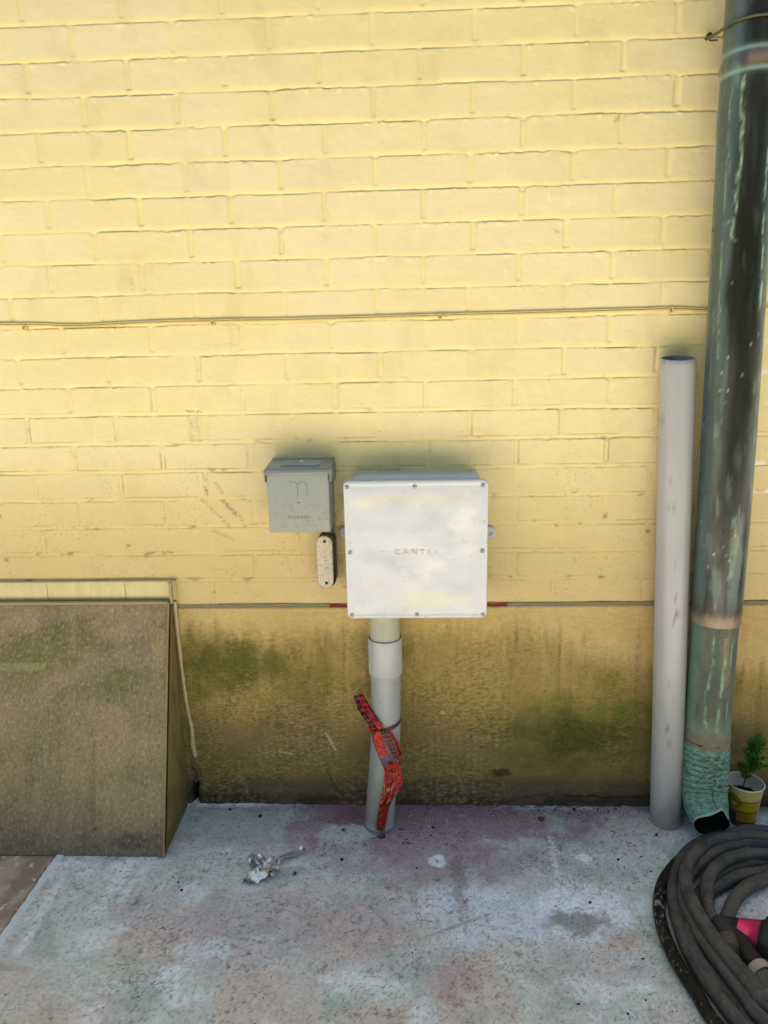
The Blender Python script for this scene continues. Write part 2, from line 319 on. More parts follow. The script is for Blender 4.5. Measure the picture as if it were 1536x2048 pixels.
C = mix(C, srgb('8E8C7C', .7), groove*.9)
red = groove*(((X > .585) & (X < .645)) | ((X > .94) & (X < 1.012)))
C = mix(C, srgb('8C3A38', .7), red)
for a, b, w in (((652, 1465), (672, 1500), 3), ((888, 1250), (884, 1253), 4), ((885, 1424), (888, 1426), 4), ((560, 1502), (590, 1508), 2)):
    C = mix(C, srgb('D8CCB0', .95), seg(X, Z, Wp(*a), Wp(*b), w*.0011, seed=3)*.7)
for a, b in (((654, 1540), (668, 1570)), ((668, 1570), (690, 1590)), ((395, 1560), (402, 1600)), ((1130, 1588), (1300, 1592))):
    C = mix(C, srgb('1C1914', .5), seg(X, Z, Wp(*a), Wp(*b), .0022, seed=3)*.8); H -= .002*seg(X, Z, Wp(*a), Wp(*b), .002, seed=3)
C = mix(C, srgb('14110E', .4), cor*.9)
me = grid(np.stack([X, -.0025-H, Z], -1), C, 'plinth'); link('plinth', me, M['stucco'], wall)
v, f = boxq(WX0, WX1, .03, 5.0, -.05, WH); me = mesh_np('core', v, f, np.ones((8, 3))*.4); link('wall_core', me, M['brick'], wall, smooth=False)
v, f = boxq(WX0, WX1, -.02, .029, WH+.001, WH+.06); me = mesh_np('cap', v, f, np.ones((8, 3))*.45); link('coping', me, M['trim'], wall, smooth=False)

# ------------------------------------------------------------------ ground
xs = axis(-.75, 2.0, .0027, -1.6, 2.6, .05); ys = axis(-.80, -.006, .0027, -.98, .03, .03)
X, Y = np.meshgrid(xs, ys)
def gblob(px, py, rx, ry, soft=.6, nz=.5, fs=14, seed=1, rot=0):
    c = Gp(px, py); ex = Gp(px+rx, py)-c; ey = Gp(px, py+ry)-c; a, b = np.linalg.norm(ex), np.linalg.norm(ey)
    dx, dy = X-c[0], Y-c[1]; r = math.radians(rot); u = dx*math.cos(r)+dy*math.sin(r); v = -dx*math.sin(r)+dy*math.cos(r)
    return sst(1+soft*.5, 1-soft*.5, np.hypot(u/a, v/b)+1.35*nz*fbm(X*fs, Y*fs, 6, seed, .66))
C = srgb('9EA8A4', 1.56)*np.ones(X.shape+(3,))
C = mix(C, srgb('A2A2A2', 1.50), sst(-.25, .35, fbm(X*5, Y*7, 4, 201)))
C = mix(C, srgb('8A9490', 1.46), sst(0, .5, fbm(X*9+4, Y*11, 4, 202))*.7)
C = mix(C, srgb('A89A8E', 1.50), sst(.1, .6, fbm(X*6+9, Y*6, 4, 203)+.3*sst(-.35, -.6, Y))*.6)
C = mix(C, srgb('B9C2C6', 1.66), sst(.15, .6, fbm(X*8+2, Y*10, 4, 204))*.5)
# mauve dust along the wall foot
pk = gblob(860, 1640, 300, 60, .9, .7, 9, 5); C = mix(C, srgb('8E6E7C', 1.07), pk*.85)
pk = gblob(820, 1600, 480, 36, .9, .6, 12, 6); C = mix(C, srgb('846C74', 1.19), pk*.8)
C = mix(C, srgb('6E4650', 1.19), gblob(700, 1640, 60, 26, .9, .6, 20, 7)*.6)
C = mix(C, srgb('7E5058', 1.19), gblob(850, 1665, 60, 20, .9, .6, 20, 17)*.5)
C = mix(C, srgb('93A0A8', 1.36), gblob(450, 1640, 120, 30, .9, .6, 14, 8)*.7)
C = mix(C, srgb('A9BABB', 1.44), gblob(690, 1668, 52, 22, .35, .35, 26, 9)*.8)
C = mix(C, srgb('9A8890', 1.12), gblob(800, 1700, 260, 60, 1, .8, 10, 70)*.4)
C = mix(C, srgb('96808C', 1.0), gblob(870, 1715, 150, 62, 1, .8, 12, 77)*.45)
C = mix(C, srgb('A9B6C4', 1.61), gblob(1010, 1830, 190, 55, .5, .5, 12, 10)*.75)
C = mix(C, srgb('B2BEC8', 1.68), gblob(1170, 1825, 95, 62, .35, .35, 14, 11)*.7)
C = mix(C, srgb('A9B4C0', 1.56), gblob(920, 1800, 70, 38, .6, .6, 14, 12)*.6)
C = mix(C, srgb('74706E', 1.19), gblob(1155, 1845, 62, 22, .9, .7, 22, 13)*.75)
C = mix(C, srgb('9A8578', 1.23), gblob(1240, 1870, 40, 16, .8, .6, 24, 14)*.4)
C = mix(C, srgb('9A7880', 1.27), gblob(900, 1960, 70, 36, 1, .6, 12, 15, 25)*.55)
C = mix(C, srgb('9D8A92', 1.27), gblob(600, 1850, 260, 60, 1, .7, 9, 16)*.45)
C = mix(C, srgb('AFC0C6', 1.75), gblob(875, 1722, 18, 11, .5, .4, 40, 18)*.8)
C = mix(C, srgb('B2BFC6', 1.75), gblob(1170, 1716, 16, 9, .5, .4, 40, 19)*.8)
C = mix(C, srgb('AFBCC0', 1.66), gblob(410, 1900, 60, 22, .9, .5, 16, 20)*.5)
C = mix(C, srgb('85675C', 1.07), gblob(918, 1850, 60, 3.5, .9, .5, 30, 21, 24)*.5)
C = mix(C, srgb('6F5558', 1.14), gblob(918, 1760, 14, 80, .9, .9, 50, 22)*.5)
for a, b, w in (((270, 1715), (190, 1830), 14), ((300, 1720), (240, 1800), 8), ((120, 1760), (40, 1900), 9), ((1100, 1675), (1118, 1770), 6)):
    a, b = Gp(*a), Gp(*b); a = (a[0], 0, a[1]); b = (b[0], 0, b[1]); C = mix(C, srgb('B4BEC0', 1.61), seg(X, Y, a, b, w*.0016, seed=5)*.55)
# rake arcs beside the conduit
cc = Gp(800, 1640); r = np.hypot(X-cc[0], (Y-cc[1])*1.1); arc = sst(.1, .8, np.sin(r*700+3*fbm(X*9, Y*9, 2, 31)))
C = mix(C, srgb('A2909E', 1.37), arc*gblob(860, 1670, 75, 34, .7, .3, 12, 32)*.45)
# hairline craze and pits
wm = fbm(X*5, Y*5, 3, 40); ln = np.abs(fbm(X*42, Y*52, 2, 41)); craze = sst(.075, .02, ln)*sst(-.1, .25, wm+.18)
C = mix(C, srgb('5F5D64', 1.00), craze*.6)
ln2 = np.abs(fbm(X*75+7, Y*95, 2, 43)); C = mix(C, srgb('6A6266', 1.00), sst(.07, .015, ln2)*sst(-.2, .3, -wm+.05)*.42)
pit = sst(.5, .62, fbm(X*120, Y*120, 2, 45)); C = mix(C, srgb('4C494C', 0.63), pit*.45*sst(-.1, .5, fbm(X*6, Y*6, 3, 67)))
flk = sst(.58, .66, fbm(X*90+5, Y*90, 2, 46)); C = mix(C, srgb('D2DAE0', 1.48), flk*.35*sst(.1, .5, fbm(X*7, Y*7, 3, 66)))
ft = sst(-.03, -.008, Y-.008*fbm(X*9, Y*0, 3, 47)); C = mix(C, srgb('C4D0D4', 1.88), ft*sst(.55, .3, X)*.7*sst(-.3, .2, fbm(X*30, Y*60, 3, 48)+.2))
C = mix(C, srgb('C4CCD0', 1.78), ft*sst(.95, 1.05, X)*sst(1.3, 1.2, X)*.5*sst(-.1, .3, fbm(X*30, Y*60, 3, 49)+.1))
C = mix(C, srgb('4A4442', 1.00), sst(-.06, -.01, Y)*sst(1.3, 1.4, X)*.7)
vn = np.abs(fbm(X*20+3*fbm(X*12, Y*12, 2, 71), Y*24+3*fbm(X*12+5, Y*12, 2, 72), 3, 73)); C = mix(C, srgb('5E5C5C', 0.60), sst(.035, .008, vn)*sst(-.15, .3, fbm(X*3.5, Y*3.5, 3, 74))*.5)
gr_ = fbm(X*120, Y*120, 3, 75, .8); md = fbm(X*28, Y*34, 5, 76, .7); C = C*(1+.20*gr_[..., None])*(1+.16*md[..., None])
# left slab and joint
jx = -.044+.003*fbm(Y*12, 0*Y, 3, 50); lf = sst(.004, -.004, X-jx+.010)
Cb = mix(srgb('7E7066', 1.21)*np.ones(X.shape+(3,)), srgb('98887A', 1.32), sst(-.2, .5, fbm(X*18, Y*14, 4, 51)))
Cb = mix(Cb, srgb('B2A89C', 1.55), sst(.45, .6, fbm(X*40, Y*40, 3, 52))*.7)
C = C*(1-lf[..., None])+Cb*lf[..., None]
jn = sst(.012, .007, np.abs(X-jx-.002)+.004*fbm(X*60, Y*60, 3, 53)); C = mix(C, srgb('A4AEB2', 1.60), jn*(.75+.3*fbm(X*80, Y*80, 2, 54)))
crk = sst(.0022, .0008, np.abs(X-jx+.0105+.002*fbm(X*0, Y*60, 2, 55))); C = mix(C, srgb('2E2C2C', 0.63), crk*.8)
c0 = gblob(10, 1935, 70, 6, .9, .5, 20, 56, -4)*.5; C = mix(C, srgb('8A7048', 1.10), c0*.8)
Zg = .0012*fbm(X*3, Y*3, 3, 60)+.0005*fbm(X*60, Y*60, 3, 61)-.0008*craze-.0012*pit+.003*jn-.003*crk-.001*lf+.006*ft*sst(.6, .2, X)*.5
Zg = Zg*sst(-.97, -.93, Y)
me = grid(np.stack([X, Y, Zg], -1), C, 'pavement'); o = link('pavement', me, M['pave']); tag(o, kind='structure')
v, f = boxq(-9, 10, -3.0, .0, -.3, -.006); me = mesh_np('apron', v, f); o = link('apron', me, M['far'], smooth=False); tag(o, kind='structure')
v, f = boxq(-90, 90, -120, 60, -.5, -.03); me = mesh_np('ground', v, f); o = link('ground', me, M['dark_ground'], smooth=False); tag(o, kind='structure')  # unseen far ground, made dark so bounce reaches the wall steeply

xb = np.linspace(-30, 30, 160); tb = np.linspace(0, 1, 40); Xb, Tb = np.meshgrid(xb, tb)  # unseen dark bank, added to block low sky and deepen the box shadows
blocker = np.stack([Xb, -6.5-1.5*Tb-.5*fbm(Xb*.8, Tb*3, 3, 7)*Tb, -.05+5.5*Tb+.4*fbm(Xb*.6, Tb, 2, 9)*Tb], -1)
blocker = np.concatenate([blocker, blocker[-1:]+[[0, -8, -.5]], blocker[-1:]*[1, 1, 0]+[0, -12, -.1]])
o = link('added_sky_blocker', grid(blocker, np.ones(blocker.shape), flip=True), M['dark_ground']); tag(o, kind='structure')

# ------------------------------------------------------------------ sloping cover on the left
cov = thing('sloping_cover', 'weathered brown board cover sloping out from the wall foot at the left', 'cover', (-.3, 0, 0))
cx0, cx1 = -1.25, .203; ztop, ybot, ytop = .553, -.197, -.016
u = np.arange(0, 1.0001, .0045); xs = np.arange(cx0, cx1+.001, .0036); X, U = np.meshgrid(xs, u)
Zc = .002+U*(ztop-.002); Yc = ybot+(ytop-ybot)*U
C = srgb('7A6E5A', 1.17)*np.ones(X.shape+(3,))
C = mix(C, srgb('877760', 1.23), sst(-.3, .4, fbm(X*6, U*4, 4, 301)))
C = mix(C, srgb('5F6032', 1.02), sst(.55, .74, U+.05*fbm(X*5, U*5, 3, 302))*sst(.985, .93, U)*.7*sst(-.35, .15, fbm(X*6, U*6, 3, 303)+.15-.4*sst(-.05, .2, X)))
C = mix(C, srgb('7C7060', 1.06), sst(.2, .6, fbm(X*9+3, U*5, 4, 304)+.2*sst(.5, .1, U))*.6)
C = mix(C, srgb('64603F', 0.98), sst(.1, .6, fbm(X*7+7, U*6, 4, 305))*sst(.5, .3, U)*.5)
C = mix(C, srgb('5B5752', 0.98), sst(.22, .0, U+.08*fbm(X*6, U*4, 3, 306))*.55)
b1 = sst(.02, .012, np.abs(U-.745))*sst(-.07, -.11, X+.02*fbm(X*20, U*9, 2, 307)); C = mix(C, srgb('87835A', 1.23), b1*.5)
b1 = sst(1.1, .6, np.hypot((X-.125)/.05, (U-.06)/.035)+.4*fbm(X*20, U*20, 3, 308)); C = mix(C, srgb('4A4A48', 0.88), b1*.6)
vst = fbm(X*26, U*1.6, 5, 316, .65); C = mix(C, srgb('A0927A', 1.0), sst(.1, .7, vst)*.35); C = mix(C, srgb('4E4632', .8), sst(.1, .7, -vst)*.30)
fib = fbm(X*190, U*60, 3, 309); C = C*(1+.20*fib[..., None]); C = mix(C, srgb('B8A274', 1.28), sst(.1, .5, fbm(X*230, U*60, 3, 310))*.28)
C = mix(C, srgb('2F271A', 0.88), sst(.45, .65, fbm(X*110, U*45, 3, 311))*.5)
th = .009
Pf = np.stack([X, Yc-th+.0006*fib, Zc], -1); Pb = np.stack([X, Yc, Zc], -1)
n, m = X.shape; fv, ff = gq(Pf); bc = [[0, 0], [0, m-1], [n-1, m-1], [n-1, 0]]; Bv = np.array([Pb[i, j] for i, j in bc]); Fv = np.array([Pf[i, j] for i, j in bc])
Vx, Fx, Cx = join([(fv, ff, C), (np.vstack([Fv, Bv]), np.array([(0, 4, 5, 1), (1, 5, 6, 2), (2, 6, 7, 3), (3, 7, 4, 0), (4, 7, 6, 5)]), srgb('9A8555', .6))])
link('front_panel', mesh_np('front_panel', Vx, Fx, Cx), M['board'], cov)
# side panel
sy = np.linspace(0, 1, 40); su = np.linspace(0, 1, 120); A, U = np.meshgrid(sy, su)
ybk = -.0055-.002*fbm(U*4, 0*U, 2, 312); yf = ybot+(ytop-ybot)*U+.0005; Ys = yf*(1-A)+ybk*A; Zs = U*ztop+.001; Xs = cx1+.0022-.005*A*(1-U)+.0*A
C = srgb('94804E', 0.89)*np.ones(A.shape+(3,)); C = mix(C, srgb('82704A', 0.84), sst(-.2, .5, fbm(A*3, U*9, 4, 313)))
C = mix(C, srgb('6A6040', 0.78), sst(.3, .0, U+.1*fbm(A*4, U*5, 3, 314))*.5); C = C*(1+.12*fbm(A*30, U*110, 2, 315)[..., None])
Po = np.stack([Xs, Ys, Zs], -1); Pi = Po-np.array([.007, 0, 0]); v1, f1 = gq(Po); v2, f2 = gq(Pi)
link('side_panel', mesh_np('side_panel', *join([(v1, f1, C), (v2, f2[:, ::-1], C)])), M['board'], cov)
def bar(p, q, wv, tv, c, name, mat, parent, n=60, wob=.0008, seed=1):
    p, q, wv, tv = map(lambda a: np.array(a, float), (p, q, wv, tv)); t = np.linspace(0, 1, n)
    ring = []
    for a, b in ((-.5, -.5), (.5, -.5), (.5, .5), (-.5, .5)):
        ring.append(p+(q-p)*t[:, None]+wv*a+tv*b+wob*fbm(t*9+a, t*0+b+seed, 2, seed)[:, None]*(wv/np.linalg.norm(wv)))
    Pq = np.stack(ring, 1); V, F = gq(Pq, cv=True)
    F = np.vstack([F, [[0, 3, 2, 1]], [[4*n-4, 4*n-3, 4*n-2, 4*n-1]]])
    cc = c*(1+.12*fbm(V[:, 0]*60+V[:, 2]*60, V[:, 1]*60, 2, seed)[:, None])
    o = link(name, mesh_np(name, V, F, cc), mat, parent, smooth=False); bevel(o, .0008, 2); return o
cream = srgb('C9B98C', .74)
bar((cx0, ytop-.009, ztop+.004), (cx1, ytop-.009, ztop+.004), (0, .013, 0), (0, 0, .006), srgb('B8A67C', .7), 'edge_strip', M['trim'], cov)
dsl = np.array([0, ytop-ybot, ztop]); dsl /= np.linalg.norm(dsl)
bar((cx1+.0005, ybot-.0105, .003), (cx1+.0005, ytop-.0105, ztop+.006), (.0045, 0, 0), (0, .005, 0), srgb('A89462', .68), 'edge_strip', M['trim'], cov)
bar((cx0, -.0075, .580), (.2195, -.0075, .582), (0, 0, .046), (0, .013, 0), srgb('E4D4A4', .86), 'flashing_board', M['trim'], cov, n=160, wob=.0006)
for px in (100, 255): 
    x = Wp(px, 1180)[0]; bar((x, -.0142, .560), (x+.001, -.0142, .603), (.0012, 0, 0), (0, .0006, 0), srgb('A8966A', .6), 'board_joint', M['trim'], cov, n=8)
bar((.2085, -.012, .552), (.2085, -.012, .605), (.007, 0, 0), (0, .024, 0), srgb('BCA986', .75), 'end_strip', M['trim'], cov)
cl = cr([(.2125, -.009, .553), (.2135, -.009, .45), (.2165, -.008, .33), (.2215, -.007, .25), (.226, -.006, .215), (.224, -.005, .17), (.229, -.005, .13)], 22)
rad = .0042+.0012*fbm(np.arange(len(cl))*.13, np.zeros(len(cl)), 2, 5)+.003*np.linspace(0, 1, len(cl))**3; rad[-6:] *= np.linspace(1, .15, 6)
Pq = sweep(cl, rad, 12); Pq += .001*fbm(Pq[..., 2]*90, Pq[..., 0]*300, 2, 6)[..., None]
Cq = srgb('CDBE9A', .8)*(1+.15*fbm(Pq[..., 2]*80, Pq[..., 0]*500, 2, 9)[..., None]); link('caulk_bead', grid(Pq, Cq, cv=True), M['trim'], cov)
cl = cr([(.218, -.004, .115), (.229, -.005, .098), (.232, -.004, .08), (.222, -.004, .066)], 10); Pq = sweep(cl, .006, 10); link('mortar_lump', grid(Pq, np.ones(Pq.shape)*srgb('7C7454', .6), cv=True), M['stucco'], cov)

# ------------------------------------------------------------------ screws
def screw(c, r, parent, slot=True, col=(.55, .56, .58), dark=False):
    P = lathe_y([(r*1.25, -.0005), (r*1.25, .0003), (r, .0006), (r*.95, .0014), (r*.6, .0022), (r*.25, .0022), (r*.18, .0008), (0.00001, .0008)], c, 24)
    cc = np.ones(P.shape)*np.array(col)
    if dark: cc *= .12
    else: cc[:2] = srgb('9AA2A4', .6); cc[-3:] *= .2
    v, f = gq(P, cv=True); parts = [(v, f, cc)]
    for k in (0, 1):
        a = .5+k*math.pi/2; d = np.array([math.cos(a), 0, math.sin(a)]); e = np.array([-math.sin(a), 0, math.cos(a)])
        q = np.array([np.array(c)+d*s*r*.62+e*t*r*.13+np.array([0, -.00228-.0001*k, 0]) for s, t in ((-1, -1), (1, -1), (1, 1), (-1, 1))])
        parts.append((q, np.array([[0, 1, 2, 3]]), np.array([.02, .02, .02])))
    return link('screw', mesh_np('screw', *join(parts)), M['steel'], parent)

# ------------------------------------------------------------------ white junction box
jb = thing('junction_box', 'large square white plastic junction box with eight screws mounted on the brick wall', 'box', (.794, 0, .70))
bx, bz, bw, bh = .7945, .7025, .312, .314
white = srgb('D3D8E4', .90)
P = rrloft(bx, bz+.006, .289, .303, .012, [(0, .002), (0, -.03), (0, -.093), (.03, -.093)], 8, 4)
link('box_body', grid(P, np.ones(P.shape)*srgb('BCC6D0', .85), cv=True, flip=True), M['pvc'], jb)
yF = -.110
prof = [(.012, -.094), (.0, -.0945), (0, yF+.004), (.0008, yF+.0018), (.0025, yF+.0004), (.005, yF), (.008, yF+.0001), (.0095, yF+.0006), (.0115, yF+.0007)]+[(d, yF+.0007) for d in np.linspace(.015, .156, 46)]
P = rrloft(bx, bz, bw, bh, .011, prof, 6, 44)
bul = P[..., 1] < yF+.001
P[..., 1] += np.where(bul, .0032*fbm((P[..., 0])*9, P[..., 2]*9, 2, 401)*sst(.0, .03, .156-np.maximum(np.abs(P[..., 0]-bx), np.abs(P[..., 2]-bz))), 0)
C = np.ones(P.shape)*white
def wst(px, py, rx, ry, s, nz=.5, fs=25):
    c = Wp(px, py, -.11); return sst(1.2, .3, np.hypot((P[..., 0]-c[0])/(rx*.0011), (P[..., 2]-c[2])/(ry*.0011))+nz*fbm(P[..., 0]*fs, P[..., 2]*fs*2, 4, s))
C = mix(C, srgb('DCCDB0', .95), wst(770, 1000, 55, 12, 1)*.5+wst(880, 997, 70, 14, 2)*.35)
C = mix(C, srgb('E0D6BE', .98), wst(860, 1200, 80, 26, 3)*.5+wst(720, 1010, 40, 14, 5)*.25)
C = mix(C, srgb('B9B9C0', .86), np.clip(wst(740, 1170, 55, 26, 6)+wst(930, 1170, 60, 20, 7)+wst(800, 1120, 50, 30, 8)*.6+wst(860, 1050, 22, 50, 12)*.5, 0, 1)*.16)  # grey patches painted in for darker reflections on the cover
C = mix(C, srgb('F2F2F4', .98), np.clip(wst(845, 1120, 55, 34, 9, .6)+wst(930, 1060, 30, 60, 10, .6), 0, 1)*.4)  # pale patches painted in for glare on the cover
C = mix(C, srgb('A59C90', .8), sst(.55, .7, fbm(P[..., 0]*45, P[..., 2]*70, 3, 11))*.35)
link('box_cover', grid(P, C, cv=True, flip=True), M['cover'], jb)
for px, py in ((694, 974), (829, 973), (966, 970), (700, 1105), (965, 1102), (704, 1230), (834, 1229), (966, 1229)):
    c = Wp(px, py, -.111); screw((c[0], yF+.0002, c[2]), .0040, jb)
for px in (687, 983):
    c = Wp(px, 1066, -.008); P = lathe_y([(.016, -.008), (.016, .006), (.0145, .0085), (.006, .0095), (.004, .007), (.00001, .007)], (c[0]+(.004 if px < 800 else -.005), -.0, c[2]), 40)
    link('mounting_ear', grid(P, np.ones(P.shape)*srgb('C6C2CE', .85), cv=True), M['pvc'], jb)
tm = text_mesh('CANTEX', .021, .0005, 1.32); c = Wp(833, 1105, -.11)
tm.transform(Matrix.Translation((c[0]+.001, yF+.0007-.0002, c[2])) @ Matrix.Rotation(math.pi/2, 4, 'X') @ Matrix.Scale(.74, 4, (0, 1, 0)))
a = tm.color_attributes.new('Col', 'FLOAT_COLOR', 'POINT'); a.data.foreach_set('color', np.tile([*(srgb('C9CACC', .88)), 1], len(tm.vertices)))
link('lettering', tm, M['cover'], jb, smooth=False)

# ------------------------------------------------------------------ small grey meter box
mb = thing('meter_box', 'small grey metal outlet box with hinged hood left of the white box', 'box', (.54, 0, .82))
gy = srgb('9FA7A8', .80)
P = rrloft(.539, .813, .135, .135, .002, [(0, .002), (0, -.099), (.0012, -.1015)]+[(d, -.1015) for d in np.linspace(.004, .066, 26)], 3, 30)
C = np.ones(P.shape)*gy; C = mix(C, srgb('8C8F8C', .68), sst(.2, .6, fbm(P[..., 0]*60, P[..., 2]*60, 3, 420))*sst(.84, .77, P[..., 2])*.5)
C = mix(C, srgb('5F625E', .6), sst(.48, .6, fbm(P[..., 0]*150, P[..., 2]*150, 2, 421))*sst(.86, .76, P[..., 2])*.6)
C = mix(C, srgb('B4B5A0', .75), sst(.83, .755, P[..., 2])*.35)
link('box_body', grid(P, C, cv=True, flip=True), M['meter'], mb)
lidc = srgb('98A4A6', .76)
t = .0016; x0, x1 = .4675, .6115
parts = []
for b in (boxq(x0, x1, -.1075, -.1075+t, .8755, .8834),): parts.append((*b, lidc))
Vt, Ft = boxq(x0, x1, -.1075, .0, .8835, .8835+t); Vt[Vt[:, 1] > -.01, 2] += .010; parts.append((Vt, Ft, lidc))
for xx in (x0, x1-t):
    V, F = boxq(xx, xx+t, -.1058, -.001, .8834, .8833); V[:, 2] = .8834
    V = np.array([(xx+dx, y, z) for dx in (0, t) for (y, z) in ((-.1058, .8834), (-.1058, .861), (-.098, .858), (-.001, .845), (-.001, .8834))])
    # five sided flap as quads
    F = np.array([(0, 1, 2, 2), (0, 2, 3, 4), (5, 7, 6, 6), (5, 9, 8, 7)])
    F = np.array([(0, 2, 3, 4), (5, 9, 8, 7), (0, 5, 6, 1), (1, 6, 7, 2), (2, 7, 8, 3), (3, 8, 9, 4)]); parts.append((V, F, lidc))
    V2 = V.copy(); parts.append((np.vstack([V2[[0, 1, 2]], (V2[0]+V2[2])/2]), np.array([(0, 1, 2, 3)]), lidc)); parts.append((np.vstack([V2[[5, 6, 7]], (V2[5]+V2[7])/2]), np.array([(0, 3, 2, 1)]), lidc))
lid = link('hood', mesh_np('hood', *join(parts)), M['meter'], mb, smooth=False)
q = rr(.088, .05, .010, 0, 8, 6); qs = [np.stack([.541+s*q[:, 0]/1, -.052+s*q[:, 1], z+.010*(1+(-.052+s*q[:, 1])/.1075)], -1) for s, z in ((1, .8852), (1, .8875), (.97, .8885), (.01, .8885))]
link('hatch_plate', grid(np.array(qs), np.ones((4, len(q), 3))*lidc, cv=True), M['meter'], lid)
P = lathe([(.0055, 0), (.0055, .001), (.004, .0025), (.00001, .0028)], (.5415, -.045, .8942), 20); link('rivet', grid(P, np.ones(P.shape)*.7, cv=True), M['steel'], lid)
P = np.array([Wp(520+x/9.035, 900+y/9.035, -.1015) for x, y in ((535, 625), (550, 590), (590, 575), (640, 590), (665, 640), (680, 720), (682, 830))])
P2 = np.array([Wp(520+x/9.035, 900+y/9.035, -.1015) for x, y in ((700, 640), (715, 595), (765, 575), (815, 595), (840, 650), (845, 740), (845, 810))])
parts = []
for p in (P, P2): 
    v, f = gq(sweep(cr(p, 8), .0009, 8), cv=True); parts.append((v, f, gy*.82))
link('emblem', mesh_np('emblem', *join(parts)), M['meter'], mb)
tm = text_mesh('MILBANK', .0115, .0010, 1.12); c = Wp(599, 1035, -.1015)
tm.transform(Matrix.Translation((c[0], -.1017, c[2])) @ Matrix.Rotation(math.pi/2, 4, 'X'))
a = tm.color_attributes.new('Col', 'FLOAT_COLOR', 'POINT'); a.data.foreach_set('color', np.tile([*(gy*.72), 1], len(tm.vertices)))
link('lettering', tm, M['meter'], mb, smooth=False)

# ------------------------------------------------------------------ oval conduit fitting under it
cb = thing('oval_fitting', 'narrow oval cast metal conduit fitting hanging under the small grey box', 'fitting', (.585, 0, .66))
P = rrloft(.5885, .6625, .039, .130, .0195, [(.002, .0), (0, -.006), (0, -.040), (.001, -.0415)], 12, 10)
link('fitting_body', grid(P, np.ones(P.shape)*srgb('77726E', .5), cv=True, flip=True), M['cast'], cb)  # body coloured dark as the unlit side of the casting
P = rrloft(.5845, .6595, .0375, .1265, .01875, [(.0, -.0418), (0, -.0445), (.0008, -.0455), (.002, -.0459), (.0025, -.0462)]+[(d, -.0462) for d in np.linspace(.004, .0187, 10)], 14, 40)
C = np.ones(P.shape)*srgb('D2C8BE', .85); C = mix(C, srgb('A09894', .7), sst(-.1, .6, fbm(P[..., 0]*160, P[..., 2]*160, 3, 431))*.5)
C = mix(C, srgb('6B5A52', .5), sst(.15, .45, fbm(P[..., 0]*700, P[..., 2]*260, 2, 433))*((np.abs(P[..., 0]-.5855) < .0018) | (np.abs(P[..., 0]-.591) < .0022))*((P[..., 2] > .628) & (P[..., 2] < .675))*.7)
link('oval_cover', grid(P, C, cv=True, flip=True), M['cast'], cb)
for px, py in ((649, 1083), (653, 1166)):
    c = Wp(px, py, -.046); screw((c[0], -.0462, c[2]), .0030, cb, dark=True)
P = lathe([(.0125, 0), (.0125, .02), (.0155, .02), (.0155, .026)], (.5925, -.022, .722), 24); link('threaded_neck', grid(P, np.ones(P.shape)*srgb('8C8884', .5), cv=True), M['cast'], cb)

# ------------------------------------------------------------------ conduit
cd = thing('conduit_riser', 'upright grey plastic conduit with coupling rising from the concrete into the white box', 'pipe', (.70, -.08, 0))
pv = srgb('B2B8BE', .78)
R0 = .0352; cxs = .7195; cy = -.058
path = cr([(.6985, -.083, -.02), (.6995, -.082, .03), (.7055, -.0775, .10), (.713, -.068, .18), (.7175, -.061, .26), (.7188, -.0585, .33), (cxs, cy, .42)], 16)
P = sweep(path, R0, 56, ref=(0, -1, 0)); C = np.ones(P.shape)*pv
C = mix(C, srgb('8E8E7E', .66), sst(.5, 0, P[..., 2]+.08*fbm(P[..., 0]*20, P[..., 2]*9, 3, 441))*.55*sst(.02, -.02, P[..., 0]-.712))
C = mix(C, srgb('B8C8CC', .8), sst(.03, .0, P[..., 2]-.006*fbm(P[..., 0]*60, P[..., 1]*60, 3, 442))*.8)
C = mix(C, srgb('8A9296', .7), sst(.42, .6, fbm(P[..., 0]*60, P[..., 2]*60, 3, 443))*.3)
link('lower_pipe', grid(P, C, cv=True), M['pvc'], cd)
P = lathe([(R0, 0), (.0395, 0), (.0397, .001), (.0397, .086), (.0392, .088), (.0375, .0885), (.0368, .086), (.0366, .06)], (cxs, cy, .392), 64); P = P[::-1]
C = np.ones(P.shape)*srgb('BFC2C8', .82); C = mix(C, srgb('E8E8E8', .95), sst(.3, .5, fbm(P[..., 0]*260, P[..., 2]*300, 2, 447))*((np.abs(P[..., 2]-.462) < .004) & (P[..., 0] > cxs-.002) & (P[..., 0] < cxs+.02))*.8); C = mix(C, srgb('8C8A84', .7), sst(.45, .65, fbm(P[..., 0]*50, P[..., 2]*40, 4, 446))*.4); link('coupling', grid(P, C, cv=True, flip=True), M['pvc'], cd)
P = lathe([(R0, -.08), (R0, .058), (.0368, .06), (.0372, .066), (.038, .068), (.038, .085)], (cxs, cy, .468), 64)
C = np.ones(P.shape)*srgb('C4C2B8', .8); a = np.arctan2(P[..., 1]-cy, P[..., 0]-cxs)
C = mix(C, srgb('7A7268', .6), sst(.012, .004, np.hypot((a+1.7)*.035, (P[..., 2]-.505)*.45)+.004*fbm(P[..., 0]*300, P[..., 2]*200, 2, 5))*.7)
link('upper_pipe', grid(P, C, cv=True), M['pvc'], cd)
# mortar collar where it enters the slab
a = np.linspace(0, 2*np.pi, 48, endpoint=False); rows = []
for s, z in ((1.0, .004), (1.04, .0035), (1.10, .0015), (1.2, -.001)):
    rr_ = R0*s*(1+.07*(s > 1.01)*fbm(np.cos(a)*2, np.sin(a)*2, 3, 8)); rows.append(np.stack([.6992+rr_*np.cos(a), -.0825+rr_*np.sin(a), z+0*a], -1))
link('mortar_collar', grid(np.array(rows), np.ones((4, 48, 3))*srgb('8E9698', .6), cv=True), M['pave'], cd)

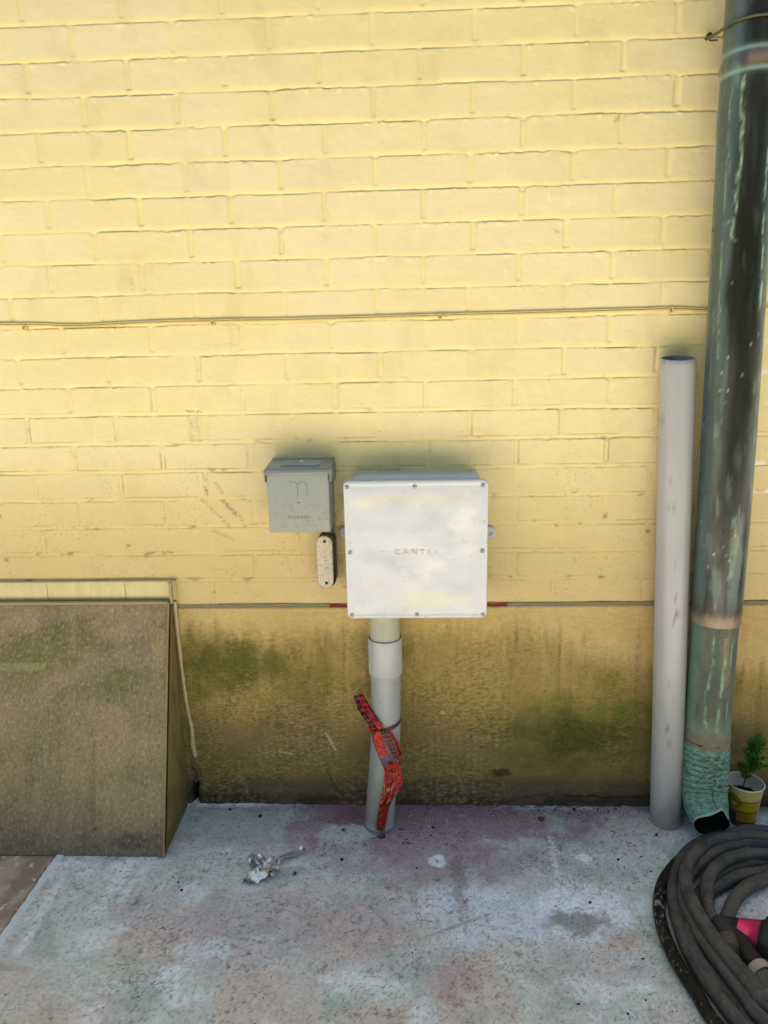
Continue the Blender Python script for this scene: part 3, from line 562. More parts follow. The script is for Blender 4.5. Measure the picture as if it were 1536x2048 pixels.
# ------------------------------------------------------------------ red warning tape
tp = thing('warning_tape', 'torn red and black plastic warning tape knotted round the grey conduit', 'tape', (.72, -.11, .2))
FONT = {'E': '11111 10000 11110 10000 11111', 'L': '10000 10000 10000 10000 11111', 'C': '01111 10000 10000 10000 01111', 'T': '11111 00100 00100 00100 00100',
        'R': '11110 10001 11110 10010 10001', 'I': '01110 00100 00100 00100 01110', 'N': '10001 11001 10101 10011 10001', ' ': '00000 00000 00000 00000 00000'}
def letters(txt):
    rows = [''.join(FONT[ch].split()[r]+'0' for ch in txt) for r in range(5)]; return np.array([[int(c) for c in r] for r in rows])
red = srgb('D82A24', .72); rdk = srgb('9A1C1C', .5); blk = np.array([.012, .010, .012])
def ribbon(name, Lp, Rp, Y, nu=40, nv=15, cfun=None, seed=1, wr=.0022, arch=0.0):
    Lq = cr([Wp(*p, y) for p, y in zip(Lp, Y)], nu); Rq = cr([Wp(*p, y) for p, y in zip(Rp, Y)], nu)
    v = np.linspace(0, 1, nv)[None, :, None]; P = Lq[:, None]*(1-v)+Rq[:, None]*v
    u = np.linspace(0, 1, len(Lq))[:, None]; vv = v[..., 0]
    fo_ = fbm(vv*3.2+.8*u, u*5+vv*1.5, 3, seed); cr_ = 1-2*np.abs(fbm(vv*2.6-u*3, u*7+vv*3, 2, seed+3)); tw_ = (vv-.5)*np.sin(u*5+seed)
    P[..., 1] += wr*(1.1*fo_+.9*cr_-.5)+wr*1.2*tw_-arch*np.sin(vv*np.pi); P[..., 0] += wr*.35*fbm(u*8+0*vv, vv*2+seed, 2, seed+5); P[..., 2] += wr*.5*fbm(u*6+0*vv, vv*3+seed, 2, seed+6)
    u2, v2 = np.broadcast_arrays(u, vv); C = cfun(u2, v2)
    a, f = gq(P); b = P+np.array([0, .0006, 0]); b, _ = gq(b); bc = C*.85
    link(name, mesh_np(name, *join([(a, f, C), (b, f[:, ::-1], bc)])), M['tape'], tp)
def paint_text(C, u, v, txt, u0, u1, v0, v1, col, mirror=False):
    bm = letters(txt); uu = (u-u0)/(u1-u0); w = (v-v0)/(v1-v0); ok = (uu >= 0) & (uu < 1) & (w >= 0) & (w < 1)
    iu = np.clip((uu*bm.shape[1]).astype(int), 0, bm.shape[1]-1); iv = np.clip(((1-w)*5).astype(int), 0, 4)
    m = ok & (bm[iv, iu] > 0); C[m] = col; return C
def c_loop(u, v):
    C = np.ones(u.shape+(3,))*red; C = mix(C, rdk, sst(-.1, .4, fbm(v*5, u*7, 3, 2))); C = mix(C, srgb('E0705A', .7), sst(.25, .5, fbm(v*9, u*10, 3, 4))*.6)
    m = sst(.36, .30, np.abs(v-.12)+.0)*(np.sin(u*46) > -.55); C = mix(C, blk, m.astype(float)); return C
ribbon('tape_loop', [(706, 1393), (716, 1418), (733, 1442), (752, 1462)], [(726, 1386), (736, 1412), (752, 1437), (769, 1456)], [-.052, -.075, -.098, -.103], cfun=c_loop, seed=11, wr=.006)
def c_loop2(u, v):
    C = np.ones(u.shape+(3,))*rdk; C = mix(C, red, sst(-.1, .3, fbm(v*4, u*8, 3, 12))); return mix(C, blk, ((v > .6) & (np.sin(u*40) > 0)).astype(float)*.8)
ribbon('tape_loop', [(718, 1386), (728, 1400), (738, 1424), (758, 1452)], [(727, 1390), (737, 1406), (752, 1432), (770, 1460)], [-.046, -.062, -.085, -.097], cfun=c_loop2, seed=15, wr=.006)
def c_knot(u, v): return mix(np.ones(u.shape+(3,))*red, rdk, sst(0, .5, fbm(v*5, u*6, 3, 21)))
ribbon('tape_knot', [(736, 1440), (737, 1452), (740, 1462)], [(756, 1456), (758, 1464), (762, 1468)], [-.094, -.1, -.103], cfun=c_knot, seed=21, wr=.003)
# band round the conduit
cxk, cyk, zk = .7165, -.0625, .245
def band(a0, a1, z0, z1, wd, seed, col, name='tape_band'):
    a = np.linspace(a0, a1, 70); t = np.linspace(0, 1, 70); zc = z0+(z1-z0)*t; v = np.linspace(-.5, .5, 8)
    R = R0+.0022+.0012*fbm(a*3, a*0, 2, seed)+.0015*np.sin(np.arange(70)*.0)
    P = np.stack([cxk+np.outer(R*np.cos(a), np.ones(8)), cyk+np.outer(R*np.sin(a), np.ones(8))-.0008*np.cos(v*9)[None], zc[:, None]+v[None]*wd], -1)
    C = np.ones(P.shape)*col; C = mix(C, rdk, sst(-.1, .4, fbm(P[..., 0]*90, P[..., 2]*300, 2, seed))*.8)
    if seed == 31: C = mix(C, blk, ((t > .52)[:, None] & (v > -.25)[None] & (np.sin(t*150) > -.8)[:, None]).astype(float)*.95)
    v1, f1 = gq(P); link(name, mesh_np(name, *join([(v1, f1, C), (v1+np.array([0, 0, 0.0])*1, f1[:, ::-1], C)][:1])), M['tape'], tp)
zA = Wp(745, 1462, -.09)[2]; zB = Wp(800, 1437, -.07)[2]
band(math.radians(180), math.radians(290), zA+.004, zA, .006, 33, red); band(math.radians(185), math.radians(372), zA-.006, zB, .009, 31, srgb('D8504C', .65))
def c_left(u, v):
    C = np.ones(u.shape+(3,))*srgb('D82E36', .72); C = mix(C, srgb('A070A0', .6), sst(.62, .72, u)*.85); C = mix(C, srgb('7A6A96', .55), sst(.72, .80, u)*.8)
    C = mix(C, blk, ((u < .10) & (v < .5)).astype(float)*.9); C = mix(C, rdk, (v < .08).astype(float)); return C
ribbon('tape_tail', [(742, 1463), (747, 1488), (757, 1512), (766, 1532)], [(762, 1463), (768, 1488), (777, 1510), (786, 1530)], [-.104, -.106, -.108, -.110], cfun=c_left, seed=41, wr=.003)
def c_mid(u, v):
    C = np.ones(u.shape+(3,))*srgb('CC2C2A', .66); 
    b = (v > .14)*(v < .90); fu = (u*7.5+.15) % 1; C = mix(C, blk, (b & (fu > .14)).astype(float)); C = mix(C, srgb('B83030', .6), ((fu > .42) & (fu < .62) & (v > .38) & (v < .74) & (((u*7.5+.15) % 3) > 1)).astype(float))
    return mix(C, srgb('B0A8A8', .6), (b & (fu < .14) & (fu > .05)).astype(float)*.8)
ribbon('tape_tail', [(757, 1463), (770, 1485), (780, 1505), (789, 1527)], [(776, 1461), (787, 1480), (795, 1500), (800, 1516)], [-.1065, -.1085, -.11, -.112], cfun=c_mid, seed=44, wr=.0012, nu=60, nv=40)
def c_r(u, v): return mix(np.ones(u.shape+(3,))*srgb('CC302C', .64), srgb('E48A60', .7), sst(.2, .5, fbm(u*9, v*5, 3, 45))*.5)
ribbon('tape_tail', [(775, 1463), (788, 1482), (795, 1502), (797, 1520)], [(782, 1466), (797, 1483), (803, 1505), (798, 1526)], [-.105, -.105, -.104, -.104], cfun=c_r, seed=46, wr=.004)
def c_low(u, v):
    C = np.ones(u.shape+(3,))*srgb('CC2A24', .7); C = mix(C, rdk, sst(-.1, .4, fbm(v*4, u*12, 3, 51))*.8)
    ln = (np.sin(u*75+2*fbm(v*3, u*4, 2, 52)) > .1)*(np.abs(v-.5) < .42)*(sst(.2, .3, u)+sst(.6, .7, u) > 0)*(fbm(v*16, u*60, 2, 53) > -.2); C = mix(C, blk, ln*.6*((u < .25)|(u > .55)|(v > .6)))
    C = mix(C, srgb('C8A684', .8), sst(.32, .5, fbm(v*9, u*9, 3, 54)+.35*np.exp(-((u-.45)/.12)**2)-.15)*.9)
    C = mix(C, srgb('C8302C', .7), (v > .86)*.8*(u < .5)*np.ones(u.shape)); C = mix(C, srgb('6E705A', .5), sst(.93, .97, u)); return C
ribbon('tape_tail', [(766, 1528), (769, 1548), (766, 1575), (761, 1598), (756, 1625), (752, 1650), (752, 1661)], [(797, 1522), (803, 1545), (806, 1560), (799, 1580), (781, 1610), (774, 1640), (769, 1663)],
       [-.111, -.114, -.118, -.120, -.122, -.1245, -.126], cfun=c_low, seed=55, wr=.005, nu=26, nv=30)

# ------------------------------------------------------------------ leaning pipe
lp = thing('leaning_pipe', 'long loose grey plastic pipe leaning upright against the wall left of the downspout', 'pipe', (1.394, -.064, 0))
p0 = np.array([1.3945, -.064, .001]); p1 = np.array([1.3555, -.040, 1.104]); n = 60; t = np.linspace(0, 1, n)[:, None]; path = p0+(p1-p0)*t
Ro = .0362; P = sweep(path, Ro, 64, ref=(0, -1, 0)); Pi = sweep(path, Ro-.0045, 64, ref=(0, -1, 0))[::-1]
P[0, :, 2] = .0012; Pi[-1, :, 2] = .0012
tilt = np.array([0, -.10, 0]); 
for Q, r0 in ((P[-1], Ro), (Pi[0], Ro-.0045)): Q[:, 2] += .16*(Q[:, 1]-p1[1])
C = np.ones(P.shape)*srgb('B8BABF', .84); C = mix(C, srgb('AEB1B8', .84), sst(-.3, .5, fbm(P[..., 0]*8, P[..., 2]*4, 3, 61))*.5)
C = mix(C, srgb('7E7A7A', .6), sst(.5, .62, fbm(P[..., 0]*60, P[..., 2]*25, 3, 62))*.35)
c = Wp(1340, 1468, -.11); C = mix(C, srgb('8A6440', .6), sst(.005, .002, np.hypot(P[..., 0]-c[0], P[..., 2]-c[2]))*(P[..., 1] < -.09)*.8)
for a_, b_, w_ in (((1322, 990), (1323, 996), .003), ((1352, 1190), (1358, 1270), .0012), ((1346, 1250), (1352, 1225), .001), ((1362, 770), (1366, 775), .0014), ((1340, 722), (1346, 714), .0015), ((1370, 1440), (1372, 1452), .001)):
    C = mix(C, srgb('5E5A58', .6), seg(P[..., 0], P[..., 2], Wp(*a_, -.09), Wp(*b_, -.09), w_, seed=4)*(P[..., 1] < (p0[1]+p1[1])/2+.02)*.7)
C = mix(C, srgb('8E7C62', .7), sst(.10, .0, P[..., 2]+.03*fbm(P[..., 0]*50, P[..., 2]*30, 4, 63))*.5)
Pall = np.concatenate([P, P[-1:]*.5+Pi[:1]*.5+np.array([0, 0, .0003]), Pi]); Call = np.concatenate([C, C[-1:], np.ones(Pi.shape)*srgb('7A8290', .6)])
link('pipe_tube', grid(Pall, Call, cv=True), M['pvc'], lp)

# ------------------------------------------------------------------ copper downspout
ds = thing('copper_downspout', 'round copper downspout with green patina and crimped elbow at the right', 'downspout', (1.465, -.075, 0))
def patina(P, cx, cy, dark=1.0, seed=70, green=0.0):
    a = np.arctan2(P[..., 1]-cy, P[..., 0]-cx)+np.pi/2; z = P[..., 2]     # a=0 faces the viewer
    s = a*.05
    C = np.ones(P.shape)*srgb('363A3A', .62)
    C = mix(C, srgb('4C4C4A', .68), sst(-.3, .4, fbm(s*30, z*4, 3, seed))); C = C*(1+.5*fbm(s*120, z*7, 4, seed+9)[..., None])
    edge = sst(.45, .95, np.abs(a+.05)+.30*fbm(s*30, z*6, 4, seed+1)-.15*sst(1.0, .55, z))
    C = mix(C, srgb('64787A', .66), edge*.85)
    C = mix(C, srgb('748A90', .68), sst(.35, 1.0, a+.35*fbm(s*24, z*5, 4, seed+2))*sst(1.9, 1.2, z)*.9)  # right side lighter against the dark streak: patina plus painted highlight contrast
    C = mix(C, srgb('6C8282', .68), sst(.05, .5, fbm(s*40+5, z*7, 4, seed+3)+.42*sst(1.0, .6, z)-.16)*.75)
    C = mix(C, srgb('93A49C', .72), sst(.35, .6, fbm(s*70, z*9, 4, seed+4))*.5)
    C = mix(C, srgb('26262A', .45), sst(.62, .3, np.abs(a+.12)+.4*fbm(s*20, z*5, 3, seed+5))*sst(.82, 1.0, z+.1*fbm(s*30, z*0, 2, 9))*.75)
    C = mix(C, srgb('C8CEC4', .9), sst(.66, .72, fbm(s*160, z*90, 2, seed+6))*sst(.15, .5, fbm(s*20, z*5, 2, seed+7))*.6)
    return C, a
path = np.array([(1.4395+(1.4665-1.4395)*sst(1.9, .52, np.array(z)), -.0735, z) for z in np.concatenate([np.arange(.524, 2.05, .006), np.arange(2.1, 3.0, .05)])])
R = .0535+.0006*fbm(path[:, 2]*6, path[:, 2]*0, 2, 71); R = R-.001*sst(1.64, 1.66, path[:, 2]); P = sweep(path, R, 96, ref=(0, -1, 0))
C, a = patina(P, path[:, None, 0], -.0735)
z = P[..., 2]
# pale drip tracks
def track(C, pts, w, col, s):
    pts = np.array(pts); zz = pts[:, 0]; aa = pts[:, 1]; o = np.argsort(zz); ac = np.interp(z, zz[o], aa[o]); m = (z > zz.min()) & (z < zz.max())
    return mix(C, col, sst(w, w*.4, np.abs(a-ac+.05*fbm(z*30, z*0, 3, 5))+w*.5*fbm(z*60, a*30, 3, 16))*m*s*sst(-.35, .35, fbm(z*22, a*12, 5, 6, .65))*.85)
C = track(C, [(1.62, -.62), (1.55, -.58), (1.48, -.55), (1.42, -.62), (1.33, -.68)], .09, srgb('B9D8BE', .9), .95)
C = track(C, [(1.62, .42), (1.5, .42), (1.4, .36), (1.3, .44), (1.2, .52)], .05, srgb('AEDCD2', .9), .9)
C = track(C, [(1.60, -1.0), (1.38, -1.05), (1.1, -1.0)], .05, srgb('9CC0A2', .8), .7)
C = track(C, [(1.08, .75), (.9, .7), (.8, .8)], .07, srgb('A9C8CC', .8), .6)
C = track(C, [(.78, .0), (.72, .02), (.6, .05)], .12, srgb('95B8A8', .8), .6)
bead = np.exp(-((z-1.645)/.013)**2); C = mix(C, srgb('A48C84', .72), bead*sst(-.8, -.3, a)*.9); C = mix(C, srgb('9CC4B8', .8), np.exp(-((z-1.628)/.004)**2)*.8+np.exp(-((z-1.664)/.004)**2)*.8)
foot = sst(.60, .54, z+.012*fbm(a*4, z*20, 3, 72)); C = mix(C, srgb('4E443C', .6), foot*.9); C = mix(C, srgb('A99884', .7), sst(.56, .535, z+.008*fbm(a*6, z*40, 3, 73))*.8)
P -= 0; c = Wp(1405, 990, -.12); C = mix(C, srgb('9A5030', .6), sst(.006, .002, np.hypot(P[..., 0]-c[0]-.02, P[..., 2]-c[2]))*(P[..., 1] < -.1)*.8)
b = bead*.0032; ctr = np.stack([path[:, 0], path[:, 1]], -1)[:, None]; d = P[..., :2]-ctr; P[..., :2] += d/np.linalg.norm(d, axis=-1, keepdims=True)*b[..., None]
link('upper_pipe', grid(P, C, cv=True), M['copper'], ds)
# inner return at the foot of the upper pipe so the wall has thickness
Pr = np.array([P[0], (P[0]-[1.4665, -.0735, 0])*[.965, .965, 1]+[1.4665, -.0735, 0], (P[0]-[1.4665, -.0735, 0])*[.96, .96, 1]+[1.4665, -.0735, .03]])
link('pipe_lip', grid(Pr, np.ones(Pr.shape)*srgb('3A342E', .5), cv=True), M['copper'], ds)
zs_ = np.arange(.222, .56, .004); path = np.array([(1.4665+(.004)*(.52-z)/.3, -.0735, z) for z in zs_]); R = np.where(zs_ < .262, .0505, .0497)+.0012*np.exp(-((zs_-.238)/.006)**2)
P = sweep(path, R, 96, ref=(0, -1, 0)); z = P[..., 2]; a = np.arctan2(P[..., 1]+.0735, P[..., 0]-1.468)+np.pi/2
C = np.ones(P.shape)*srgb('6F7468', .66); C = mix(C, srgb('5E7268', .62), sst(-.2, .4, fbm(a*2.2, z*9, 4, 75))); C = mix(C, srgb('8E8672', .7), sst(0, .5, fbm(a*2+4, z*8, 4, 76))*sst(.9, .3, np.abs(a))*.8)
C = mix(C, srgb('7A9C86', .7), sst(.7, 1.1, np.abs(a)+.3*fbm(a*3, z*10, 3, 77))*.6); C = mix(C, srgb('80A08C', .72), sst(.32, .27, z+.02*fbm(a*4, z*20, 3, 78))*.7)
for pts, w in (([(.505, -.42), (.42, -.40), (.36, -.55), (.3, -.5), (.28, -.4)], .07), ([(.50, .12), (.4, .12), (.33, .06), (.27, .04)], .09), ([(.5, .5), (.42, .42), (.38, .5), (.3, .45)], .04), ([(.49, .95), (.485, .4)], .25)):
    C = track(C, pts, w, srgb('98C2A8', .85), .9)
C = mix(C, srgb('8E8474', .7), sst(.028, .014, np.abs(z-.240)+.008*fbm(a*5, z*60, 3, 79))*.9); C = mix(C, srgb('241F1C', .5), sst(.0016, .0006, np.abs(z-.2325+.002*fbm(a*2, z*0, 2, 80)))*1.0)
link('lower_pipe', grid(P, C, cv=True), M['verdigris'], ds)
# crimped elbow with open mouth
cp = cr([(1.470, -.0735, .232), (1.4705, -.0735, .19), (1.470, -.079, .145), (1.4685, -.092, .102), (1.4675, -.116, .071), (1.4665, -.150, .055)], 26); N = len(cp); s = np.linspace(0, 1, N)
R = .0512-.004*sst(.35, 1, s); P = sweep(cp, R, 120, ref=(0, -1, 0)); a = np.linspace(0, 2*np.pi, 120, endpoint=False)[None]; a = (a+np.pi) % (2*np.pi)-np.pi; ss = s[:, None]
T = np.gradient(cp, axis=0); T /= np.linalg.norm(T, axis=1)[:, None]; Nn = P-cp[:, None]; Nn /= np.linalg.norm(Nn, axis=-1, keepdims=True)
front = np.exp(-(a/1.25)**2)
ph = (ss-.07)/.068+.5*(a > 0)+.45*(1-np.cos(a))*np.sign(.3-ss)*0-.30*np.abs(a)*ss*2+.12*fbm(a*3, ss*12, 2, 84); fr_ = ph-np.floor(ph); zone = sst(.05, .09, ss)*sst(.66, .56, ss)
fold = (1-np.abs(2*fr_-1)**2.2)*zone; crease = sst(.09, .02, np.minimum(fr_, 1-fr_))*zone
disp = .0042*fold*(.3+.7*front)-.0014*crease-.0024*np.exp(-(a/.07)**2)*sst(.45, .55, ss)+.0016*fbm(a*4, ss*14, 4, 85)-.0018*np.exp(-(a/.06)**2)*zone
P = P+Nn*disp[..., None]
P[..., 2] = np.maximum(P[..., 2], .004+.0*P[..., 2]);
# squarer, bent mouth
mth = sst(.75, 1, ss); P[..., 2] += mth*(.010*np.exp(-((a+.25)/.35)**2)-.004*np.exp(-((a-.5)/.4)**2)); P[..., 0] += mth*(.003*np.sin(a*3+1)-.14*(P[..., 0]-1.4665))
C = np.ones(P.shape)*srgb('6A9A8E', .76); C = mix(C, srgb('82B0A2', .82), sst(-.2, .4, fbm(a*3, ss*20, 4, 86))); C = mix(C, srgb('4E6259', .6), sst(.1, .5, fbm(a*4+5, ss*26, 4, 87))*.7)
C = mix(C, srgb('23302F', .5), crease*.8); C = mix(C, srgb('1A1F1E', .4), sst(.05, .02, np.abs(a))*sst(.48, .55, ss)*.9)
C = mix(C, srgb('3C3A3C', .5), sst(.45, .65, fbm(a*9, ss*60, 2, 88)+.35*np.exp(-(a/.4)**2))*sst(.05, .1, ss)*sst(.6, .5, ss)*.9)
C = mix(C, srgb('9CBFB0', .8), sst(.975, .99, ss)*np.ones(a.shape)); C = mix(C, srgb('66786E', .6), sst(.55, .75, ss)*sst(.95, .8, ss)*.45*sst(-.3, .3, fbm(a*5, ss*9, 3, 89)))
C = mix(C, srgb('8E8474', .7), sst(.05, .02, ss+.02*fbm(a*5, ss*0, 2, 90))*.9)
inner = P-Nn*.0022; inner = inner[::-1]; Pall = np.concatenate([P, P[-1:]-Nn[-1:]*.0011+T[-1]*.0006, inner]); Call = np.concatenate([C, C[-1:], np.ones(inner.shape)*srgb('15191A', .35)])
link('crimped_elbow', grid(Pall, Call, cv=True), M['verdigris'], ds)
# strap with nail
a = np.linspace(math.radians(195), math.radians(365), 60); bc = path[0]*0+np.array([1.4395, -.0735, 1.712]); R = .0558
ring = np.stack([bc[0]+R*np.cos(a), bc[1]+R*np.sin(a), bc[2]+0*a], -1); lead = cr([(1.382, -.006, 1.7215), (1.3795, -.028, 1.716), (1.3835, -.06, 1.7125), ring[0]], 8)[:-1]
P = sweep(np.vstack([lead, ring]), .0028, 10); link('strap', grid(P, np.ones(P.shape)*srgb('6E6A4E', .55), cv=True), M['copper'], ds)
P = lathe_y([(.0035, -.02), (.0035, .012), (.006, .013), (.006, .016), (.00001, .017)], (1.381, 0, 1.722), 16); link('nail', grid(P, np.ones(P.shape)*srgb('7A5A3C', .5), cv=True), M['copper'], ds)
P = sweep(cr([(1.383+.0022*i, -.010-.002*(i % 2), 1.7165-.003*(i % 2)) for i in range(8)], 4), .0013, 6); link('wire_twist', grid(P, np.ones(P.shape)*srgb('7A4A2C', .5), cv=True), M['copper'], ds)

# ------------------------------------------------------------------ wire on the wall
wr = thing('wall_cable', 'thin painted cable clipped along a mortar joint across the whole wall', 'cable', (.6, 0, 1.2))
pts = [(-1.4, -.004, 1.205), (-.7, -.004, 1.199)]+[(p[0], -.0035, p[2]+.001) for p in (Wp(x, y) for x, y in ((0, 648), (150, 650), (300, 643), (427, 640), (600, 637), (880, 629), (1100, 623), (1340, 616), (1410, 618), (1536, 612)))]+[(2.0, -.004, 1.203)]
P = sweep(cr(pts, 24), .0014, 10); link('cable', grid(P, np.ones(P.shape)*srgb('E0CC98', .80), cv=True), M['wire'], wr)
pt2 = [(x, -.0014, z-.0042) for x, y, z in pts]; P = sweep(cr(pt2, 24), .0026, 10); P[..., 1] += .0004*fbm(P[..., 0]*60, P[..., 2]*300, 2, 3); link('sealant_line', grid(P, np.ones(P.shape)*srgb('E6CE8E', .84), cv=True), M['wire'], wr)
for px, py in ((51, 655), (427, 645), (880, 633), (1340, 620)):
    c = Wp(px, py); a = np.linspace(0, 2*np.pi, 24); P = sweep(np.stack([c[0]+.0042*np.cos(a), -.0062+0*a, c[2]+.0052*np.sin(a)], -1), .0017, 8)
    v, f = gq(P, cv=True); v2, f2 = gq(lathe_y([(.005, -.004), (.005, .003), (.0035, .0055), (.00001, .006)], (c[0], 0, c[2]-.002), 16), cv=True)
    link('cable_clip', mesh_np('cable_clip', *join([(v, f, srgb('E6CE8C', .85)), (v2, f2, srgb('D9BC78', .8))])), M['wire'], wr)

# ------------------------------------------------------------------ hoses
def rubber(P, seed, base='4A4A50', k=.52):
    L = np.arange(P.shape[0])[:, None]*.06; a = np.arange(P.shape[1])[None]*.5
    C = np.ones(P.shape)*srgb(base, k); top = sst(-.2, .9, np.gradient(P[..., 2], axis=1)*0+((P[..., 2]-P[..., 2].mean(axis=1, keepdims=True))/.0136)); C = mix(C, srgb('827E72', k), top*.6*sst(-.5, .3, fbm(L*.9, np.sin(a)*1.0, 4, seed+5))); C = mix(C, srgb('6E6A60', k), sst(-.1, .5, fbm(L, np.sin(a)*1.0, 4, seed))*.8)  # upper side painted lighter: dust and the lit top in one tone
    C = mix(C, srgb('3A3B40', k), sst(0, .6, fbm(L*.8+9, np.cos(a), 4, seed+1))*.5); C = mix(C, srgb('8F8A78', k), sst(.35, .6, fbm(L*4, np.sin(a)*3, 3, seed+2))*.5)
    return C
hc = thing('rubber_hose_coil', 'thick dusty grey rubber hose lying in a coil on the concrete', 'hose', (1.6, -.45, 0))
O = lambda x, y: (1270+x/4.571, 1600+y/4.571)
def strand(pts, zz): return [Gp(*O(x, y), z) for (x, y), z in zip(pts, np.broadcast_to(zz, (len(pts),)))]
ex1 = lambda x, k: [(1.395+x, -.75, .02), (1.52+x, -.90-k, .02), (1.72, -.98-k, .018), (1.95+k, -.82, .018), (2.04+k, -.50, .018), (1.94+k, -.24, .022)]
RH = .0136
st = []
# each turn runs right-top, round the left, out to the lower right
st += [(1.9, -.20, .016)]+strand([(1216, 290), (900, 305), (640, 375), (480, 480), (395, 620), (352, 800), (360, 960), (400, 1130), (470, 1330), (590, 1560), (760, 1790), (960, 2048)], .016)+ex1(0, .0)
st += strand([(1216, 350), (900, 345), (680, 390), (520, 520), (462, 700), (500, 880), (590, 1060), (700, 1230), (830, 1400), (960, 1570), (1120, 1760), (1216, 1870)], [.03, .036, .042, .046, .046, .044, .042, .04, .04, .038, .036, .034])+ex1(.09, -.03)
st += strand([(1216, 415), (960, 410), (780, 450), (620, 560), (490, 690), (440, 830), (460, 980), (530, 1130), (640, 1310), (800, 1530), (1000, 1790), (1190, 2030)], [.02, .024, .028, .028, .024, .022, .022, .022, .022, .022, .022, .022])+ex1(.05, -.05)
st += strand([(1216, 500), (960, 510), (800, 570), (690, 680), (650, 830), (665, 980), (720, 1120), (800, 1250)], [.03, .034, .036, .036, .03, .024, .018, .016])
P = sweep(cr(st, 18), RH, 20); link('hose', grid(P, rubber(P, 500), cv=True), M['hose'], hc)
st2 = [(1.94, -.36, .015), (1.84, -.235, .015), (1.70, -.185, .015)]+strand([(1216, 560), (1000, 580), (830, 640), (690, 740), (600, 860), (570, 1000), (600, 1120), (700, 1290), (860, 1500), (1060, 1730), (1216, 1910)], .015)+[(1.62, -.80, .016), (1.85, -.80, .016)]
P = sweep(cr(st2, 18), RH, 20); link('hose', grid(P, rubber(P, 510, '4A484C'), cv=True), M['hose'], hc)
st3 = [(1.91, -.40, .015), (1.81, -.26, .015), (1.68, -.21, .015)]+strand([(1216, 650), (980, 690), (800, 770), (660, 860), (560, 960), (500, 1080)], .015)+strand([(480, 1240), (560, 1430), (700, 1650), (880, 1900), (1000, 2060)], .0145)+[(1.5, -.85, .016), (1.7, -.92, .016)]
P = sweep(cr(st3, 18), RH*.98, 20); link('hose', grid(P, rubber(P, 520, '3E3C3C'), cv=True), M['hose'], hc)
st4 = [(1.86, -.36, .018), (1.77, -.255, .018), (1.66, -.225, .018)]+strand([(1216, 720), (1040, 790), (920, 900), (850, 1050), (820, 1170)], [.018, .018, .018, .02, .024])
P = sweep(cr(st4, 18), RH, 20); link('hose', grid(P, rubber(P, 530, '6E6860'), cv=True), M['hose'], hc)
# black hose outside the coil
bh = thing('black_hose', 'outermost glossy black hose curving round the left side of the coil', 'hose', (1.3, -.35, 0))
st = strand([(400, 560), (330, 640), (255, 760), (222, 900), (225, 1050), (260, 1200), (340, 1400), (440, 1580), (570, 1780), (740, 2048)], .0125)+[(1.345, -.76, .012), (1.5, -.95, .012), (1.75, -1.05, .012)]
P = sweep(cr(st, 20), .0125, 20); L = np.arange(P.shape[0])[:, None]; a = np.arange(20)[None]
C = np.ones(P.shape)*srgb('1E1B1C', .35); f = sst(.12, .4, fbm(L*.12, a*.9, 3, 540))*np.exp(-((L-75)/22.)**2); C = mix(C, srgb('A8A49E', .8), f*.9); C = mix(C, srgb('8A8478', .7), sst(.55, .65, fbm(L*.3, a*1.1, 2, 541))*.7)
link('hose', grid(P, C, cv=True), M['black'], bh)

# ------------------------------------------------------------------ hose fitting
hf = thing('hose_fitting', 'black tee fitting with shiny magenta collar lying on the hose coil', 'fitting', (1.47, -.42, 0))
def pt(x, y, z): return Gp(*O(x, y), z)
p = [pt(790, 1150, .034), pt(860, 1150, .036), pt(950, 1165, .038)]
P = sweep(cr(p, 8), [.017]*17, 20); P *= 1; link('tee_body', grid(P, np.ones(P.shape)*.02, cv=True), M['black'], hf)
p = [pt(760, 1100, .03), pt(790, 1150, .036), pt(840, 1220, .036), pt(862, 1330, .034), pt(880, 1430, .030)]
P = sweep(cr(p, 10), np.interp(np.arange(41), [0, 6, 14, 22, 34, 40], [.010, .017, .018, .0165, .0185, .013]), 24)
Lc = np.arange(41)[:, None]+0*np.arange(24)[None]; C = np.ones(P.shape)*.03; tw = sst(.3, .5, ((Lc > 23) & (Lc < 35)).astype(float)); C = mix(C, srgb('8A7A5E', .55)*1.0, tw*(np.sin(Lc*3.1) > -.4)); C = mix(C, srgb('A59274', .6), ((Lc < 5) & (np.sin(Lc*3.0) > 0)).astype(float))
link('hose_joint', grid(P, C, cv=True), M['hose'], hf)
p = [pt(880, 1440, .028), pt(950, 1540, .03), pt(1060, 1660, .032), pt(1216, 1810, .033), np.array([1.56, -.60, .03]), np.array([1.72, -.70, .02])]
P = sweep(cr(p, 12), RH, 20); link('hose_end', grid(P, rubber(P, 550, '787060'), cv=True), M['hose'], hf)
p0, p1 = pt(900, 1150, .040), pt(1250, 1290, .046); d = p1-p0
tt = np.array([0, .12, .13, .30, .62, .63, .66, .68, .70, .92, .95, 1.0]); rad = np.array([.016, .018, .019, .022, .030, .031, .031, .033, .036, .037, .030, .0001])
P = sweep(p0+d*tt[:, None]*1.15, rad, 48); sel = P[2:6]
link('magenta_collar', grid(P[2:6], np.ones(P[2:6].shape)*srgb('F0407E', .95), cv=True), M['magenta'], hf)
Q = P[5:].copy(); ang = np.arange(48)[None]; Q[3:5] += (Q[3:5]-(p0+d*.8*1.15))*.06*(np.sin(ang*np.pi/3) > 0)[..., None]
link('knurled_cap', grid(Q, np.ones(Q.shape)*.018, cv=True), M['black'], hf); link('collar_base', grid(P[:3], np.ones(P[:3].shape)*.02, cv=True), M['black'], hf)
p0, p1 = pt(870, 1150, .034), pt(1110, 1520, .032); tt = np.linspace(0, 1, 20); P = sweep(p0+(p1-p0)*tt[:, None], .0185+.001*fbm(tt*9, tt*0, 2, 3), 28); link('black_arm', grid(P, np.ones(P.shape)*.016, cv=True), M['black'], hf)
